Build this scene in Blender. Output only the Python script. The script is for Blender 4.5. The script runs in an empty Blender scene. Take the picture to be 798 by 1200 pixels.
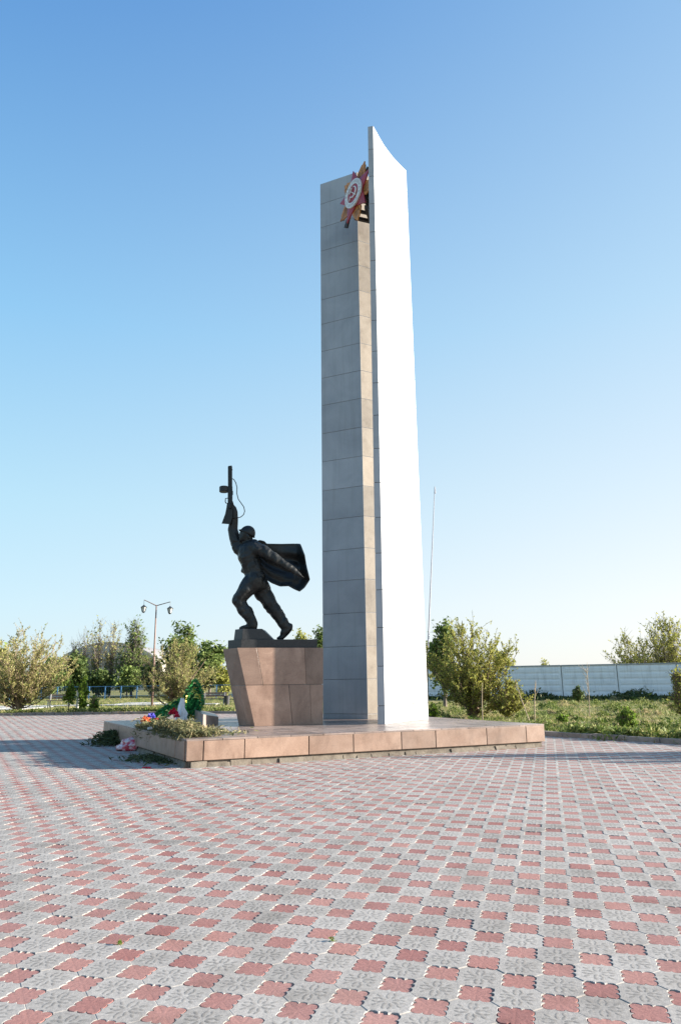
import bpy, bmesh, math, random
import numpy as np
from mathutils import Vector, Matrix, noise as mnoise

sc = bpy.context.scene
COL = sc.collection
R = math.radians
random.seed(7)

# ------------------------------------------------------------------ survey helpers
# photograph pixel (798 x 1200) -> point of the place at a known depth or height
F, PITCH, ROLL, EYE = 801.58, 0.2405352, -0.0122627, 1.6

def ray(x, y):
    X, Y = x - 399, 600 - y
    cr, sr = math.cos(ROLL), math.sin(ROLL)
    px, py = X * cr - Y * sr, X * sr + Y * cr
    c, s = math.cos(PITCH), math.sin(PITCH)
    return Vector((px, F * c - py * s, F * s + py * c))

def at(x, y, Y):
    d = ray(x, y)
    return Vector((0, 0, EYE)) + d * (Y / d.y)

def gr(x, y, z=0.0):
    d = ray(x, y)
    return Vector((0, 0, EYE)) + d * ((z - EYE) / d.z)

# ------------------------------------------------------------------ object helpers
def tag(o, label=None, cat=None, group=None, kind=None):
    if label: o['label'] = label
    if cat: o['category'] = cat
    if group: o['group'] = group
    if kind: o['kind'] = kind
    return o

def empty(name, loc, label, cat, group=None):
    o = bpy.data.objects.new(name, None)
    o.empty_display_size = .2
    COL.objects.link(o)
    o.location = loc
    return tag(o, label, cat, group)

def link(name, me, mats, parent=None, world=True):
    """mesh given in world coordinates; stays in place under its parent"""
    o = bpy.data.objects.new(name, me)
    COL.objects.link(o)
    for m in (mats if isinstance(mats, (list, tuple)) else [mats]):
        me.materials.append(m)
    if parent is not None:
        o.parent = parent
        if world:
            p, off = parent, Vector((0, 0, 0))
            while p is not None:
                off += p.location
                p = p.parent
            me.transform(Matrix.Translation(-off))
    return o

class MB:
    def __init__(s): s.v, s.f, s.m = [], [], []
    def add(s, vs, fs, mi=0):
        n = len(s.v)
        s.v += [tuple(v) for v in vs]
        s.f += [[i + n for i in f] for f in fs]
        s.m += [mi] * len(fs)
    def prism(s, bot, top, mi=0):
        n = len(bot)
        fs = [list(range(n))[::-1], list(range(n, 2 * n))]
        for i in range(n):
            j = (i + 1) % n
            fs.append([i, j, n + j, n + i])
        s.add(list(bot) + list(top), fs, mi)
    def box(s, c, size, ax=None, mi=0):
        c = Vector(c); hx, hy, hz = [q / 2 for q in size]
        A = ax or Matrix.Identity(3)
        P = [c + A @ Vector((x * hx, y * hy, z * hz)) for z in (-1, 1) for x, y in ((-1, -1), (1, -1), (1, 1), (-1, 1))]
        s.prism(P[:4], P[4:], mi)
    def tube(s, pts, rad, n=8, cap=True, mi=0, flat=1.0):
        pts = [Vector(p) for p in pts]
        if not isinstance(rad, (list, tuple)): rad = [rad] * len(pts)
        ring, up = [], None
        for i, p in enumerate(pts):
            t = (pts[min(i + 1, len(pts) - 1)] - pts[max(i - 1, 0)])
            if t.length < 1e-9: t = Vector((0, 0, 1))
            t.normalize()
            if up is None:
                up = Vector((0, 1, 0)) if abs(t.y) < .9 else Vector((1, 0, 0))
            a = t.cross(up)
            if a.length < 1e-6: a = t.orthogonal()
            a.normalize(); b = a.cross(t).normalized(); up = b
            ring.append([p + (a * math.cos(2 * math.pi * k / n) + b * math.sin(2 * math.pi * k / n) * flat) * rad[i] for k in range(n)])
        vs = [v for r in ring for v in r]; fs = []
        for i in range(len(pts) - 1):
            for k in range(n):
                k2 = (k + 1) % n
                fs.append([i * n + k, i * n + k2, (i + 1) * n + k2, (i + 1) * n + k])
        if cap:
            fs.append(list(range(n))[::-1]); fs.append([(len(pts) - 1) * n + k for k in range(n)])
        s.add(vs, fs, mi)
    def ball(s, c, r, nu=12, nv=8, ax=None, sc_=(1, 1, 1), mi=0):
        c = Vector(c); A = ax or Matrix.Identity(3); vs = []; fs = []
        for j in range(nv + 1):
            th = math.pi * j / nv
            for i in range(nu):
                ph = 2 * math.pi * i / nu
                q = Vector((math.sin(th) * math.cos(ph) * sc_[0], math.sin(th) * math.sin(ph) * sc_[1], math.cos(th) * sc_[2])) * r
                vs.append(c + A @ q)
        for j in range(nv):
            for i in range(nu):
                i2 = (i + 1) % nu
                fs.append([j * nu + i, (j + 1) * nu + i, (j + 1) * nu + i2, j * nu + i2])
        s.add(vs, fs, mi)
    def mesh(s, name, smooth=False, bevel=0.0):
        me = bpy.data.meshes.new(name)
        me.from_pydata(s.v, [], s.f)
        me.polygons.foreach_set('material_index', s.m)
        bm = bmesh.new(); bm.from_mesh(me)
        bmesh.ops.remove_doubles(bm, verts=bm.verts, dist=1e-5)
        bmesh.ops.recalc_face_normals(bm, faces=bm.faces)
        if bevel:
            ed = [e for e in bm.edges if len(e.link_faces) == 2 and e.calc_face_angle(0) > R(30)]
            bmesh.ops.bevel(bm, geom=ed, offset=bevel, segments=2, profile=.6, affect='EDGES', clamp_overlap=True)
        bm.to_mesh(me); bm.free()
        if smooth:
            me.polygons.foreach_set('use_smooth', [True] * len(me.polygons))
        return me
    def build(s, name, mats, parent=None, smooth=False, bevel=0.0):
        return link(name, s.mesh(name, smooth, bevel), mats, parent)

def np_mesh(name, V, faces_n, mats, tint=None, parent=None, uv=None):
    """V: (nf, k, 3) loose k-gons"""
    nf, k = V.shape[0], V.shape[1]
    me = bpy.data.meshes.new(name)
    me.vertices.add(nf * k); me.vertices.foreach_set('co', V.reshape(-1).astype(np.float32))
    me.loops.add(nf * k); me.loops.foreach_set('vertex_index', np.arange(nf * k, dtype=np.int32))
    me.polygons.add(nf)
    me.polygons.foreach_set('loop_start', np.arange(0, nf * k, k, dtype=np.int32))
    me.polygons.foreach_set('loop_total', np.full(nf, k, dtype=np.int32))
    if tint is not None:
        a = me.attributes.new('tint', 'FLOAT', 'FACE'); a.data.foreach_set('value', tint.astype(np.float32))
    me.update(calc_edges=True)
    return link(name, me, mats, parent)

# ------------------------------------------------------------------ materials
class NT:
    def __init__(s, name):
        s.mat = bpy.data.materials.new(name); s.mat.use_nodes = True
        s.t = s.mat.node_tree; s.t.nodes.clear()
        s.out = s.n('ShaderNodeOutputMaterial'); s.b = s.n('ShaderNodeBsdfPrincipled')
        s.l(s.b.outputs[0], s.out.inputs[0])
    def n(s, typ, **k):
        q = s.t.nodes.new(typ)
        for a, b in k.items(): setattr(q, a, b)
        return q
    def l(s, a, b): s.t.links.new(a, b)
    def set(s, **k):
        for a, b in k.items():
            i = s.b.inputs[a.replace('_', ' ')]
            if hasattr(b, 'is_linked') or isinstance(b, bpy.types.NodeSocket): s.l(b, i)
            else: i.default_value = b
    def coord(s, kind='Object'):
        if not hasattr(s, 'tc'): s.tc = s.n('ShaderNodeTexCoord')
        return s.tc.outputs[kind]
    def pos(s):
        if not hasattr(s, 'geo'): s.geo = s.n('ShaderNodeNewGeometry')
        return s.geo.outputs['Position']
    def noise(s, scale, detail=4, rough=.55, vec=None, dist=0.0):
        q = s.n('ShaderNodeTexNoise'); q.inputs['Scale'].default_value = scale
        q.inputs['Detail'].default_value = detail; q.inputs['Roughness'].default_value = rough
        q.inputs['Distortion'].default_value = dist
        s.l(vec if vec is not None else s.pos(), q.inputs['Vector'])
        return q.outputs['Fac']
    def ramp(s, fac, stops):
        q = s.n('ShaderNodeValToRGB'); e = q.color_ramp.elements
        while len(e) < len(stops): e.new(.5)
        for i, (p, c) in enumerate(stops):
            e[i].position = p; e[i].color = (*c, 1) if len(c) == 3 else c
        s.l(fac, q.inputs[0]); return q.outputs[0]
    def math(s, op, a, b=None, c=None, clamp=False):
        q = s.n('ShaderNodeMath', operation=op, use_clamp=clamp)
        for i, v in enumerate((a, b, c)):
            if v is None: continue
            if isinstance(v, (int, float)): q.inputs[i].default_value = v
            else: s.l(v, q.inputs[i])
        return q.outputs[0]
    def mix(s, fac, a, b, mode='MIX'):
        q = s.n('ShaderNodeMix', data_type='RGBA', blend_type=mode)
        for i, v in ((0, fac), (6, a), (7, b)):
            if isinstance(v, (int, float)): q.inputs[i].default_value = v
            elif isinstance(v, (tuple, list)): q.inputs[i].default_value = (*v, 1) if len(v) == 3 else v
            else: s.l(v, q.inputs[i])
        return q.outputs[2]
    def bump(s, h, strength=.3, dist=.01, normal=None):
        q = s.n('ShaderNodeBump'); q.inputs['Strength'].default_value = strength
        q.inputs['Distance'].default_value = dist
        s.l(h, q.inputs['Height'])
        if normal is not None: s.l(normal, q.inputs['Normal'])
        return q.outputs[0]
    def attr(s, name):
        q = s.n('ShaderNodeAttribute', attribute_name=name); return q.outputs['Fac']

def plain(name, col, rough=.6, metal=0.0, var=.15, scale=8, bump=.0, spec=.5):
    t = NT(name)
    n = t.noise(scale, 5)
    c0 = tuple(v * (1 - var) for v in col); c1 = tuple(min(1, v * (1 + var)) for v in col)
    t.set(Base_Color=t.ramp(n, [(.3, c0), (.7, c1)]), Roughness=rough, Metallic=metal, Specular_IOR_Level=spec)
    if bump: t.set(Normal=t.bump(t.noise(scale * 4, 5), bump, .01))
    return t.mat

def leafmat(name, cols, trans=.35):
    t = NT(name)
    a = t.attr('tint')
    st = [(i / (len(cols) - 1), c) for i, c in enumerate(cols)]
    c = t.ramp(a, st)
    t.set(Base_Color=c, Roughness=.65, Specular_IOR_Level=.25)
    tr = t.n('ShaderNodeBsdfTranslucent'); t.l(c, tr.inputs[0])
    mx = t.n('ShaderNodeMixShader'); mx.inputs[0].default_value = trans
    t.l(t.b.outputs[0], mx.inputs[1]); t.l(tr.outputs[0], mx.inputs[2]); t.l(mx.outputs[0], t.out.inputs[0])
    return t.mat

M = {}
# paving: grey moulded tiles with a raised floral relief, and red wavy tiles
def paver(name, c_lo, c_hi, red):
    t = NT(name)
    uvn = t.n('ShaderNodeUVMap'); uvn.uv_map = 'tile'
    sep = t.n('ShaderNodeSeparateXYZ'); t.l(uvn.outputs[0], sep.inputs[0])
    u, v = sep.outputs[0], sep.outputs[1]
    base = t.ramp(t.attr('tint'), [(0, c_lo), (1, c_hi)])
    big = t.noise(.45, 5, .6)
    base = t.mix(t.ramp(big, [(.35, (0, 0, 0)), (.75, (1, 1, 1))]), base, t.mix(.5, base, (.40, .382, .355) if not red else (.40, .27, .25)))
    grit = t.noise(60, 4, .7)
    base = t.mix(.42, base, t.ramp(grit, [(.25, (.25, .25, .25)), (.75, (.75, .75, .75))]), 'OVERLAY')
    stain = t.noise(2.3, 6, .65)
    base = t.mix(t.ramp(stain, [(.50, (0, 0, 0)), (.72, (.6, .6, .6))]), base, t.mix(1, base, (.55, .53, .5), 'MULTIPLY'))
    if red:
        ang = t.math('ARCTAN2', u, v)
        rad = t.math('POWER', t.math('ADD', t.math('MULTIPLY', u, u), t.math('MULTIPLY', v, v)), .5)
        lob = t.math('ABSOLUTE', t.math('SINE', t.math('MULTIPLY', ang, 4)))
        hgt = t.math('MULTIPLY', lob, t.math('MINIMUM', rad, .6))
        crease = t.ramp(lob, [(.0, (.72, .70, .70)), (.4, (1, 1, 1))])
        base = t.mix(.35, base, crease, 'MULTIPLY')
    else:
        au, av = t.math('ABSOLUTE', u), t.math('ABSOLUTE', v)
        mask = None
        for (cx, cy, ang, la, lb) in ((.30, .13, .45, .20, .085), (.13, .34, 1.25, .19, .08), (.50, .42, .75, .17, .08), (.58, .13, -.35, .14, .075), (.13, .62, 1.95, .14, .075)):
            dx, dy = t.math('SUBTRACT', au, cx), t.math('SUBTRACT', av, cy)
            ca, sa = math.cos(ang), math.sin(ang)
            e1 = t.math('DIVIDE', t.math('ADD', t.math('MULTIPLY', dx, ca), t.math('MULTIPLY', dy, sa)), la)
            e2 = t.math('DIVIDE', t.math('SUBTRACT', t.math('MULTIPLY', dy, ca), t.math('MULTIPLY', dx, sa)), lb)
            q = t.math('SUBTRACT', 1, t.math('ADD', t.math('MULTIPLY', e1, e1), t.math('MULTIPLY', e2, e2)), clamp=True)
            mask = q if mask is None else t.math('MAXIMUM', mask, q)
        hgt = mask
        wear = t.noise(5, 3)
        edge = t.ramp(mask, [(.0, (0, 0, 0)), (.12, (1, 1, 1))])
        fac = t.math('MULTIPLY', edge, t.ramp(wear, [(.3, (.5, .5, .5)), (.7, (1, 1, 1))]))
        base = t.mix(fac, base, t.mix(1, base, (.62, .62, .62), 'MULTIPLY'))
        blot = t.noise(26, 3, .6)
        base = t.mix(t.ramp(blot, [(.42, (0, 0, 0)), (.62, (.55, .55, .55))]), base, t.mix(1, base, (.72, .72, .73), 'MULTIPLY'))
    b1 = t.bump(grit, .35, .004)
    b2 = t.bump(hgt, .15, .008 if red else .006, b1)
    t.set(Base_Color=base, Roughness=.82, Normal=b2, Specular_IOR_Level=.3)
    return t.mat
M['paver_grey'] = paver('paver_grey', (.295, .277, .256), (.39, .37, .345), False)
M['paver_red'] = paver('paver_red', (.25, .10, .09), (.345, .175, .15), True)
M['grout'] = plain('grout', (.10, .095, .085), .95, var=.4, scale=12, bump=.3)

def granite(name, c0, c1, rough, spec=.5):
    t = NT(name)
    a = t.noise(1.3, 6, .6, dist=1.2)
    c = t.ramp(a, [(.3, c0), (.7, c1)])
    sp = t.noise(45, 4, .7)
    c = t.mix(.35, c, t.ramp(sp, [(.3, (.3, .3, .3)), (.7, (.7, .7, .7))]), 'OVERLAY')
    st = t.noise(3.5, 6, .65, dist=.6)
    c = t.mix(t.ramp(st, [(.55, (0, 0, 0)), (.75, (.5, .5, .5))]), c, t.mix(1, c, (.62, .6, .58), 'MULTIPLY'))
    mp = t.n('ShaderNodeMapping'); mp.inputs['Scale'].default_value = (2, 2, .9); t.l(t.pos(), mp.inputs[0])
    dr = t.noise(1.5, 6, .65, vec=mp.outputs[0])
    c = t.mix(t.ramp(dr, [(.50, (0, 0, 0)), (.74, (.6, .6, .6))]), c, t.mix(1, c, (.55, .52, .5), 'MULTIPLY'))
    g_ = t.n('ShaderNodeNewGeometry')
    c = t.mix(.8, c, t.ramp(g_.outputs['Random Per Island'], [(0, (.66, .66, .66)), (.5, (.95, .94, .93)), (1, (1.2, 1.15, 1.1))]), 'MULTIPLY')
    t.set(Base_Color=c, Roughness=t.ramp(t.noise(4, 4), [(.3, (rough * .8,) * 3), (.7, (min(1, rough * 1.3),) * 3)]), Normal=t.bump(sp, .12, .004), Specular_IOR_Level=spec)
    return t.mat
M['granite_face'] = granite('granite_face', (.245, .165, .125), (.35, .25, .195), .40)
M['granite_top'] = granite('granite_top', (.23, .18, .16), (.34, .285, .26), .30, .22)
M['granite_pedestal'] = granite('granite_pedestal', (.245, .158, .12), (.39, .27, .21), .36)
M['mortar'] = plain('mortar', (.16, .138, .11), .95, var=.35, scale=6, bump=.6)

def marble():
    t = NT('pylon_marble')
    a = t.noise(.9, 5, .6, dist=.8)
    c = t.ramp(a, [(.3, (.345, .36, .385)), (.7, (.45, .465, .485))])
    mp = t.n('ShaderNodeMapping'); mp.inputs['Scale'].default_value = (5, 5, .25); t.l(t.pos(), mp.inputs[0])
    st = t.noise(1.6, 5, .6, vec=mp.outputs[0])
    c = t.mix(t.ramp(st, [(.5, (0, 0, 0)), (.78, (.4, .4, .4))]), c, t.mix(1, c, (.66, .64, .6), 'MULTIPLY'))
    g_ = t.n('ShaderNodeNewGeometry')
    c = t.mix(.7, c, t.ramp(g_.outputs['Random Per Island'], [(0, (.89, .89, .89)), (1, (1.06, 1.06, 1.06))]), 'MULTIPLY')
    t.set(Base_Color=c, Roughness=.5, Normal=t.bump(t.noise(30, 4), .08, .004), Specular_IOR_Level=.4)
    return t.mat
M['marble'] = marble()
M['joint'] = plain('joint_mortar', (.22, .21, .20), .9, var=.3)

def bronze():
    t = NT('bronze')
    a = t.noise(3, 6, .65)
    c = t.ramp(a, [(.3, (.010, .012, .013)), (.7, (.026, .029, .030))])
    t.set(Base_Color=c, Roughness=.48, Metallic=.35, Normal=t.bump(t.noise(9, 6, .6), .35, .02), Specular_IOR_Level=.5)
    return t.mat
M['bronze'] = bronze()
M['dark_granite'] = plain('dark_granite', (.024, .025, .027), .45, var=.3, scale=20)
M['red_enamel'] = plain('red_enamel', (.36, .035, .05), .4, var=.2, scale=3)
M['gold_paint'] = plain('gold_paint', (.58, .235, .06), .5, var=.35, scale=3)
M['white_enamel'] = plain('white_enamel', (.74, .73, .71), .5, var=.1, scale=3)
M['grey_letter'] = plain('grey_letter', (.30, .29, .28), .6)
M['rusty_iron'] = plain('rusty_iron', (.05, .04, .035), .7, var=.4)
M['kerb'] = plain('kerb_concrete', (.22, .19, .17), .9, var=.25, scale=5, bump=.4)
M['bark'] = plain('bark', (.17, .12, .085), .95, var=.4, scale=14, bump=.5)
M['bark_grey'] = plain('bark_grey', (.15, .125, .105), .95, var=.4, scale=14, bump=.5)
M['bark_pale'] = plain('bark_pale', (.27, .20, .13), .95, var=.35, scale=14, bump=.5)
M['blue_paint'] = plain('blue_paint', (.10, .26, .50), .6, var=.2)
M['pink_pole'] = plain('lamp_pole_paint', (.20, .13, .11), .6, var=.15)
M['black_iron'] = plain('black_iron', (.03, .032, .035), .5)
M['lamp_glass'] = plain('lamp_glass', (.62, .64, .62), .25)
M['mast_paint'] = plain('mast_paint', (.33, .33, .38), .5)
M['mast_rust'] = plain('mast_rust', (.30, .22, .14), .8)
M['wood'] = plain('weathered_wood', (.22, .16, .13), .9, var=.3)
M['dry_stalk'] = plain('dry_stalk', (.42, .33, .23), .9, var=.25)
M['concrete_pale'] = plain('concrete_pale', (.36, .36, .35), .9, var=.2, scale=3, bump=.3)
M['roof_grey'] = plain('hangar_roof', (.24, .235, .235), .7, var=.12, scale=.5)
M['wall_white'] = plain('hangar_wall', (.36, .35, .32), .85, var=.2, scale=.4)
M['window_dark'] = plain('window_dark', (.05, .06, .07), .2)

def wallmat():
    t = NT('whitewashed_concrete')
    c = t.ramp(t.noise(1.2, 6, .65), [(.3, (.78, .78, .78)), (.7, (.88, .88, .87))])
    mp = t.n('ShaderNodeMapping'); mp.inputs['Scale'].default_value = (3, 3, .4); t.l(t.pos(), mp.inputs[0])
    st = t.noise(1.3, 6, .7, vec=mp.outputs[0])
    c = t.mix(t.ramp(st, [(.5, (0, 0, 0)), (.72, (.6, .6, .6))]), c, t.mix(1, c, (.62, .61, .59), 'MULTIPLY'))
    t.set(Base_Color=c, Roughness=.9, Normal=t.bump(t.noise(12, 5), .3, .02))
    return t.mat
M['wall'] = wallmat()

def grassground():
    t = NT('grass_soil')
    a = t.noise(.35, 6, .6); b = t.noise(2.2, 6, .7)
    c = t.ramp(a, [(.3, (.10, .125, .035)), (.5, (.18, .18, .07)), (.72, (.30, .25, .15))])
    c = t.mix(.55, c, t.ramp(b, [(.3, (.2, .2, .2)), (.7, (.8, .8, .8))]), 'OVERLAY')
    t.set(Base_Color=c, Roughness=1.0, Normal=t.bump(b, .8, .08), Specular_IOR_Level=.1)
    return t.mat
M['grass_soil'] = grassground()
M['grass'] = leafmat('grass_blades', [(.08, .13, .025), (.16, .21, .05), (.25, .26, .085), (.40, .33, .18)], .3)
M['weeds'] = leafmat('weed_leaves', [(.03, .055, .016), (.06, .09, .025), (.13, .13, .05)], .25)
M['leaf_olive'] = leafmat('leaf_olive', [(.20, .22, .07), (.30, .30, .10), (.37, .33, .15), (.21, .28, .07)], .4)
M['leaf_spring'] = leafmat('leaf_spring', [(.18, .21, .045), (.32, .33, .075), (.40, .38, .11)], .45)
M['leaf_green'] = leafmat('leaf_green', [(.08, .13, .035), (.15, .21, .055), (.23, .28, .085)], .35)
M['leaf_dark'] = leafmat('leaf_dark', [(.045, .08, .025), (.09, .135, .038), (.15, .19, .055)], .3)
M['leaf_bright'] = leafmat('leaf_bright', [(.09, .17, .02), (.15, .24, .03), (.21, .29, .05)], .45)
M['tinsel_green'] = leafmat('tinsel_green', [(.010, .085, .025), (.03, .20, .055), (.06, .36, .10)], .1)
M['gold_foil'] = plain('gold_foil', (.75, .62, .10), .35, .3)
M['fir_twig'] = leafmat('fir_twigs', [(.06, .078, .03), (.15, .15, .07), (.28, .235, .125)], .2)
M['fir_green'] = leafmat('fir_green', [(.03, .05, .02), (.06, .08, .03), (.10, .11, .05)], .2)
M['petal'] = leafmat('petals_red', [(.45, .01, .02), (.70, .03, .05), (.6, .05, .15)], .2)
M['petal_orange'] = leafmat('petals_orange', [(.75, .16, .05), (.8, .30, .14)], .2)
M['petal_blue'] = leafmat('petals_blue', [(.10, .10, .50), (.18, .17, .65)], .2)
M['petal_white'] = leafmat('petals_white', [(.7, .7, .72), (.85, .85, .85)], .3)
M['foil_white'] = plain('white_ribbon', (.80, .80, .82), .35, var=.1)
def bagmat():
    t = NT('plastic_bag')
    c = t.ramp(t.noise(8, 3, .6), [(.40, (.68, .60, .62)), (.56, (.48, .05, .08))])
    t.set(Base_Color=c, Roughness=.25, Normal=t.bump(t.noise(14, 3), .6, .02))
    return t.mat
M['bag'] = bagmat()

# ------------------------------------------------------------------ world, sun, camera
SUN_EL, SUN_AZ = R(15.5), R(0.5)          # low evening sun from the right
sd = Vector((math.cos(SUN_AZ) * math.cos(SUN_EL), math.sin(SUN_AZ) * math.cos(SUN_EL), math.sin(SUN_EL)))
w = bpy.data.worlds.new('World'); sc.world = w; w.use_nodes = True
wt = w.node_tree; bg = wt.nodes['Background']
sky = wt.nodes.new('ShaderNodeTexSky'); sky.sky_type = 'NISHITA'; sky.sun_disc = False
sky.sun_elevation = SUN_EL; sky.sun_rotation = math.pi / 2 - SUN_AZ
sky.altitude = 0; sky.air_density = 1.0; sky.dust_density = .6; sky.ozone_density = 2.0
SKY_K = .13
tcw = wt.nodes.new('ShaderNodeTexCoord'); sx_ = wt.nodes.new('ShaderNodeSeparateXYZ'); wt.links.new(tcw.outputs['Generated'], sx_.inputs[0])
def wramp(stops):
    q = wt.nodes.new('ShaderNodeValToRGB'); e = q.color_ramp.elements
    while len(e) < len(stops): e.new(.5)
    for k, (p, c) in enumerate(stops):
        e[k].position = p; e[k].color = (*[v / (SKY_K * 2 ** SKY_EXP) for v in c], 1)
    wt.links.new(sx_.outputs[2], q.inputs[0]); return q.outputs[0]
SKY_EXP = 1.75
far_side = wramp([(0, (.66, .79, .88)), (.10, (.60, .80, .91)), (.24, (.49, .76, .91)), (.47, (.28, .59, .89)), (.77, (.085, .285, .67)), (1, (.05, .18, .5))])
sun_side = wramp([(0, (.95, .935, .92)), (.10, (.90, .925, .94)), (.24, (.74, .86, .94)), (.47, (.50, .73, .92)), (.77, (.26, .49, .81)), (1, (.07, .22, .55))])
mr = wt.nodes.new('ShaderNodeMapRange'); mr.inputs[1].default_value = -.45; mr.inputs[2].default_value = .45
wt.links.new(sx_.outputs[0], mr.inputs[0])
def wmix(f, a, b):
    q = wt.nodes.new('ShaderNodeMix'); q.data_type = 'RGBA'
    if isinstance(f, float): q.inputs[0].default_value = f
    else: wt.links.new(f, q.inputs[0])
    wt.links.new(a, q.inputs[6]); wt.links.new(b, q.inputs[7]); return q.outputs[2]
milky = wmix(mr.outputs[0], far_side, sun_side)          # the milky spring air of the place
wt.links.new(wmix(.92, sky.outputs[0], milky), bg.inputs[0]); bg.inputs[1].default_value = SKY_K
L = bpy.data.lights.new('sun', 'SUN'); L.energy = 5.0; L.angle = R(.5); L.color = (1.0, .90, .78)
lo = bpy.data.objects.new('sun', L); COL.objects.link(lo)
lo.rotation_euler = sd.to_track_quat('Z', 'Y').to_euler(); lo.location = (40, 0, 30)

cam = bpy.data.cameras.new('camera'); co = bpy.data.objects.new('camera', cam); COL.objects.link(co); sc.camera = co
cam.sensor_fit = 'VERTICAL'; cam.sensor_height = 36; cam.lens = F / 1200 * 36
cam.clip_start = .05; cam.clip_end = 6000
co.matrix_world = Matrix.Translation((0, 0, EYE)) @ Matrix.Rotation(math.pi / 2 + PITCH, 4, 'X') @ Matrix.Rotation(ROLL, 4, 'Z')
sc.view_settings.view_transform = 'Standard'; sc.view_settings.look = 'None'
sc.view_settings.exposure = 1.75; sc.view_settings.gamma = 1

# ------------------------------------------------------------------ ground and plaza
def sheet(name, pts, z, mat):
    b = MB(); b.add([(x, y, z) for x, y in pts], [list(range(len(pts)))])
    return tag(b.build(name, mat), kind='structure')
sheet('ground', [(-900, -300), (900, -300), (900, 2500), (-900, 2500)], -.03, M['grass_soil'])
PLAZA = [(-60, -15), (30, -15), (22, -4), (15.5, 6), (11.0, 12.8), (8.35, 17.0), (6.0, 19.75), (4.1, 23.3), (2.1, 27.5), (-1.0, 32.5), (-4.5, 35.8), (-9, 36.9), (-18, 37.1), (-60, 38)]
base = sheet('paving_bed', PLAZA, -.0095, M['grout'])

def inside(x, y, poly=PLAZA):
    c = False; n = len(poly)
    for i in range(n):
        x0, y0 = poly[i]; x1, y1 = poly[i - 1]
        if (y0 > y) != (y1 > y) and x < (x1 - x0) * (y - y0) / (y1 - y0) + x0: c = not c
    return c

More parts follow.
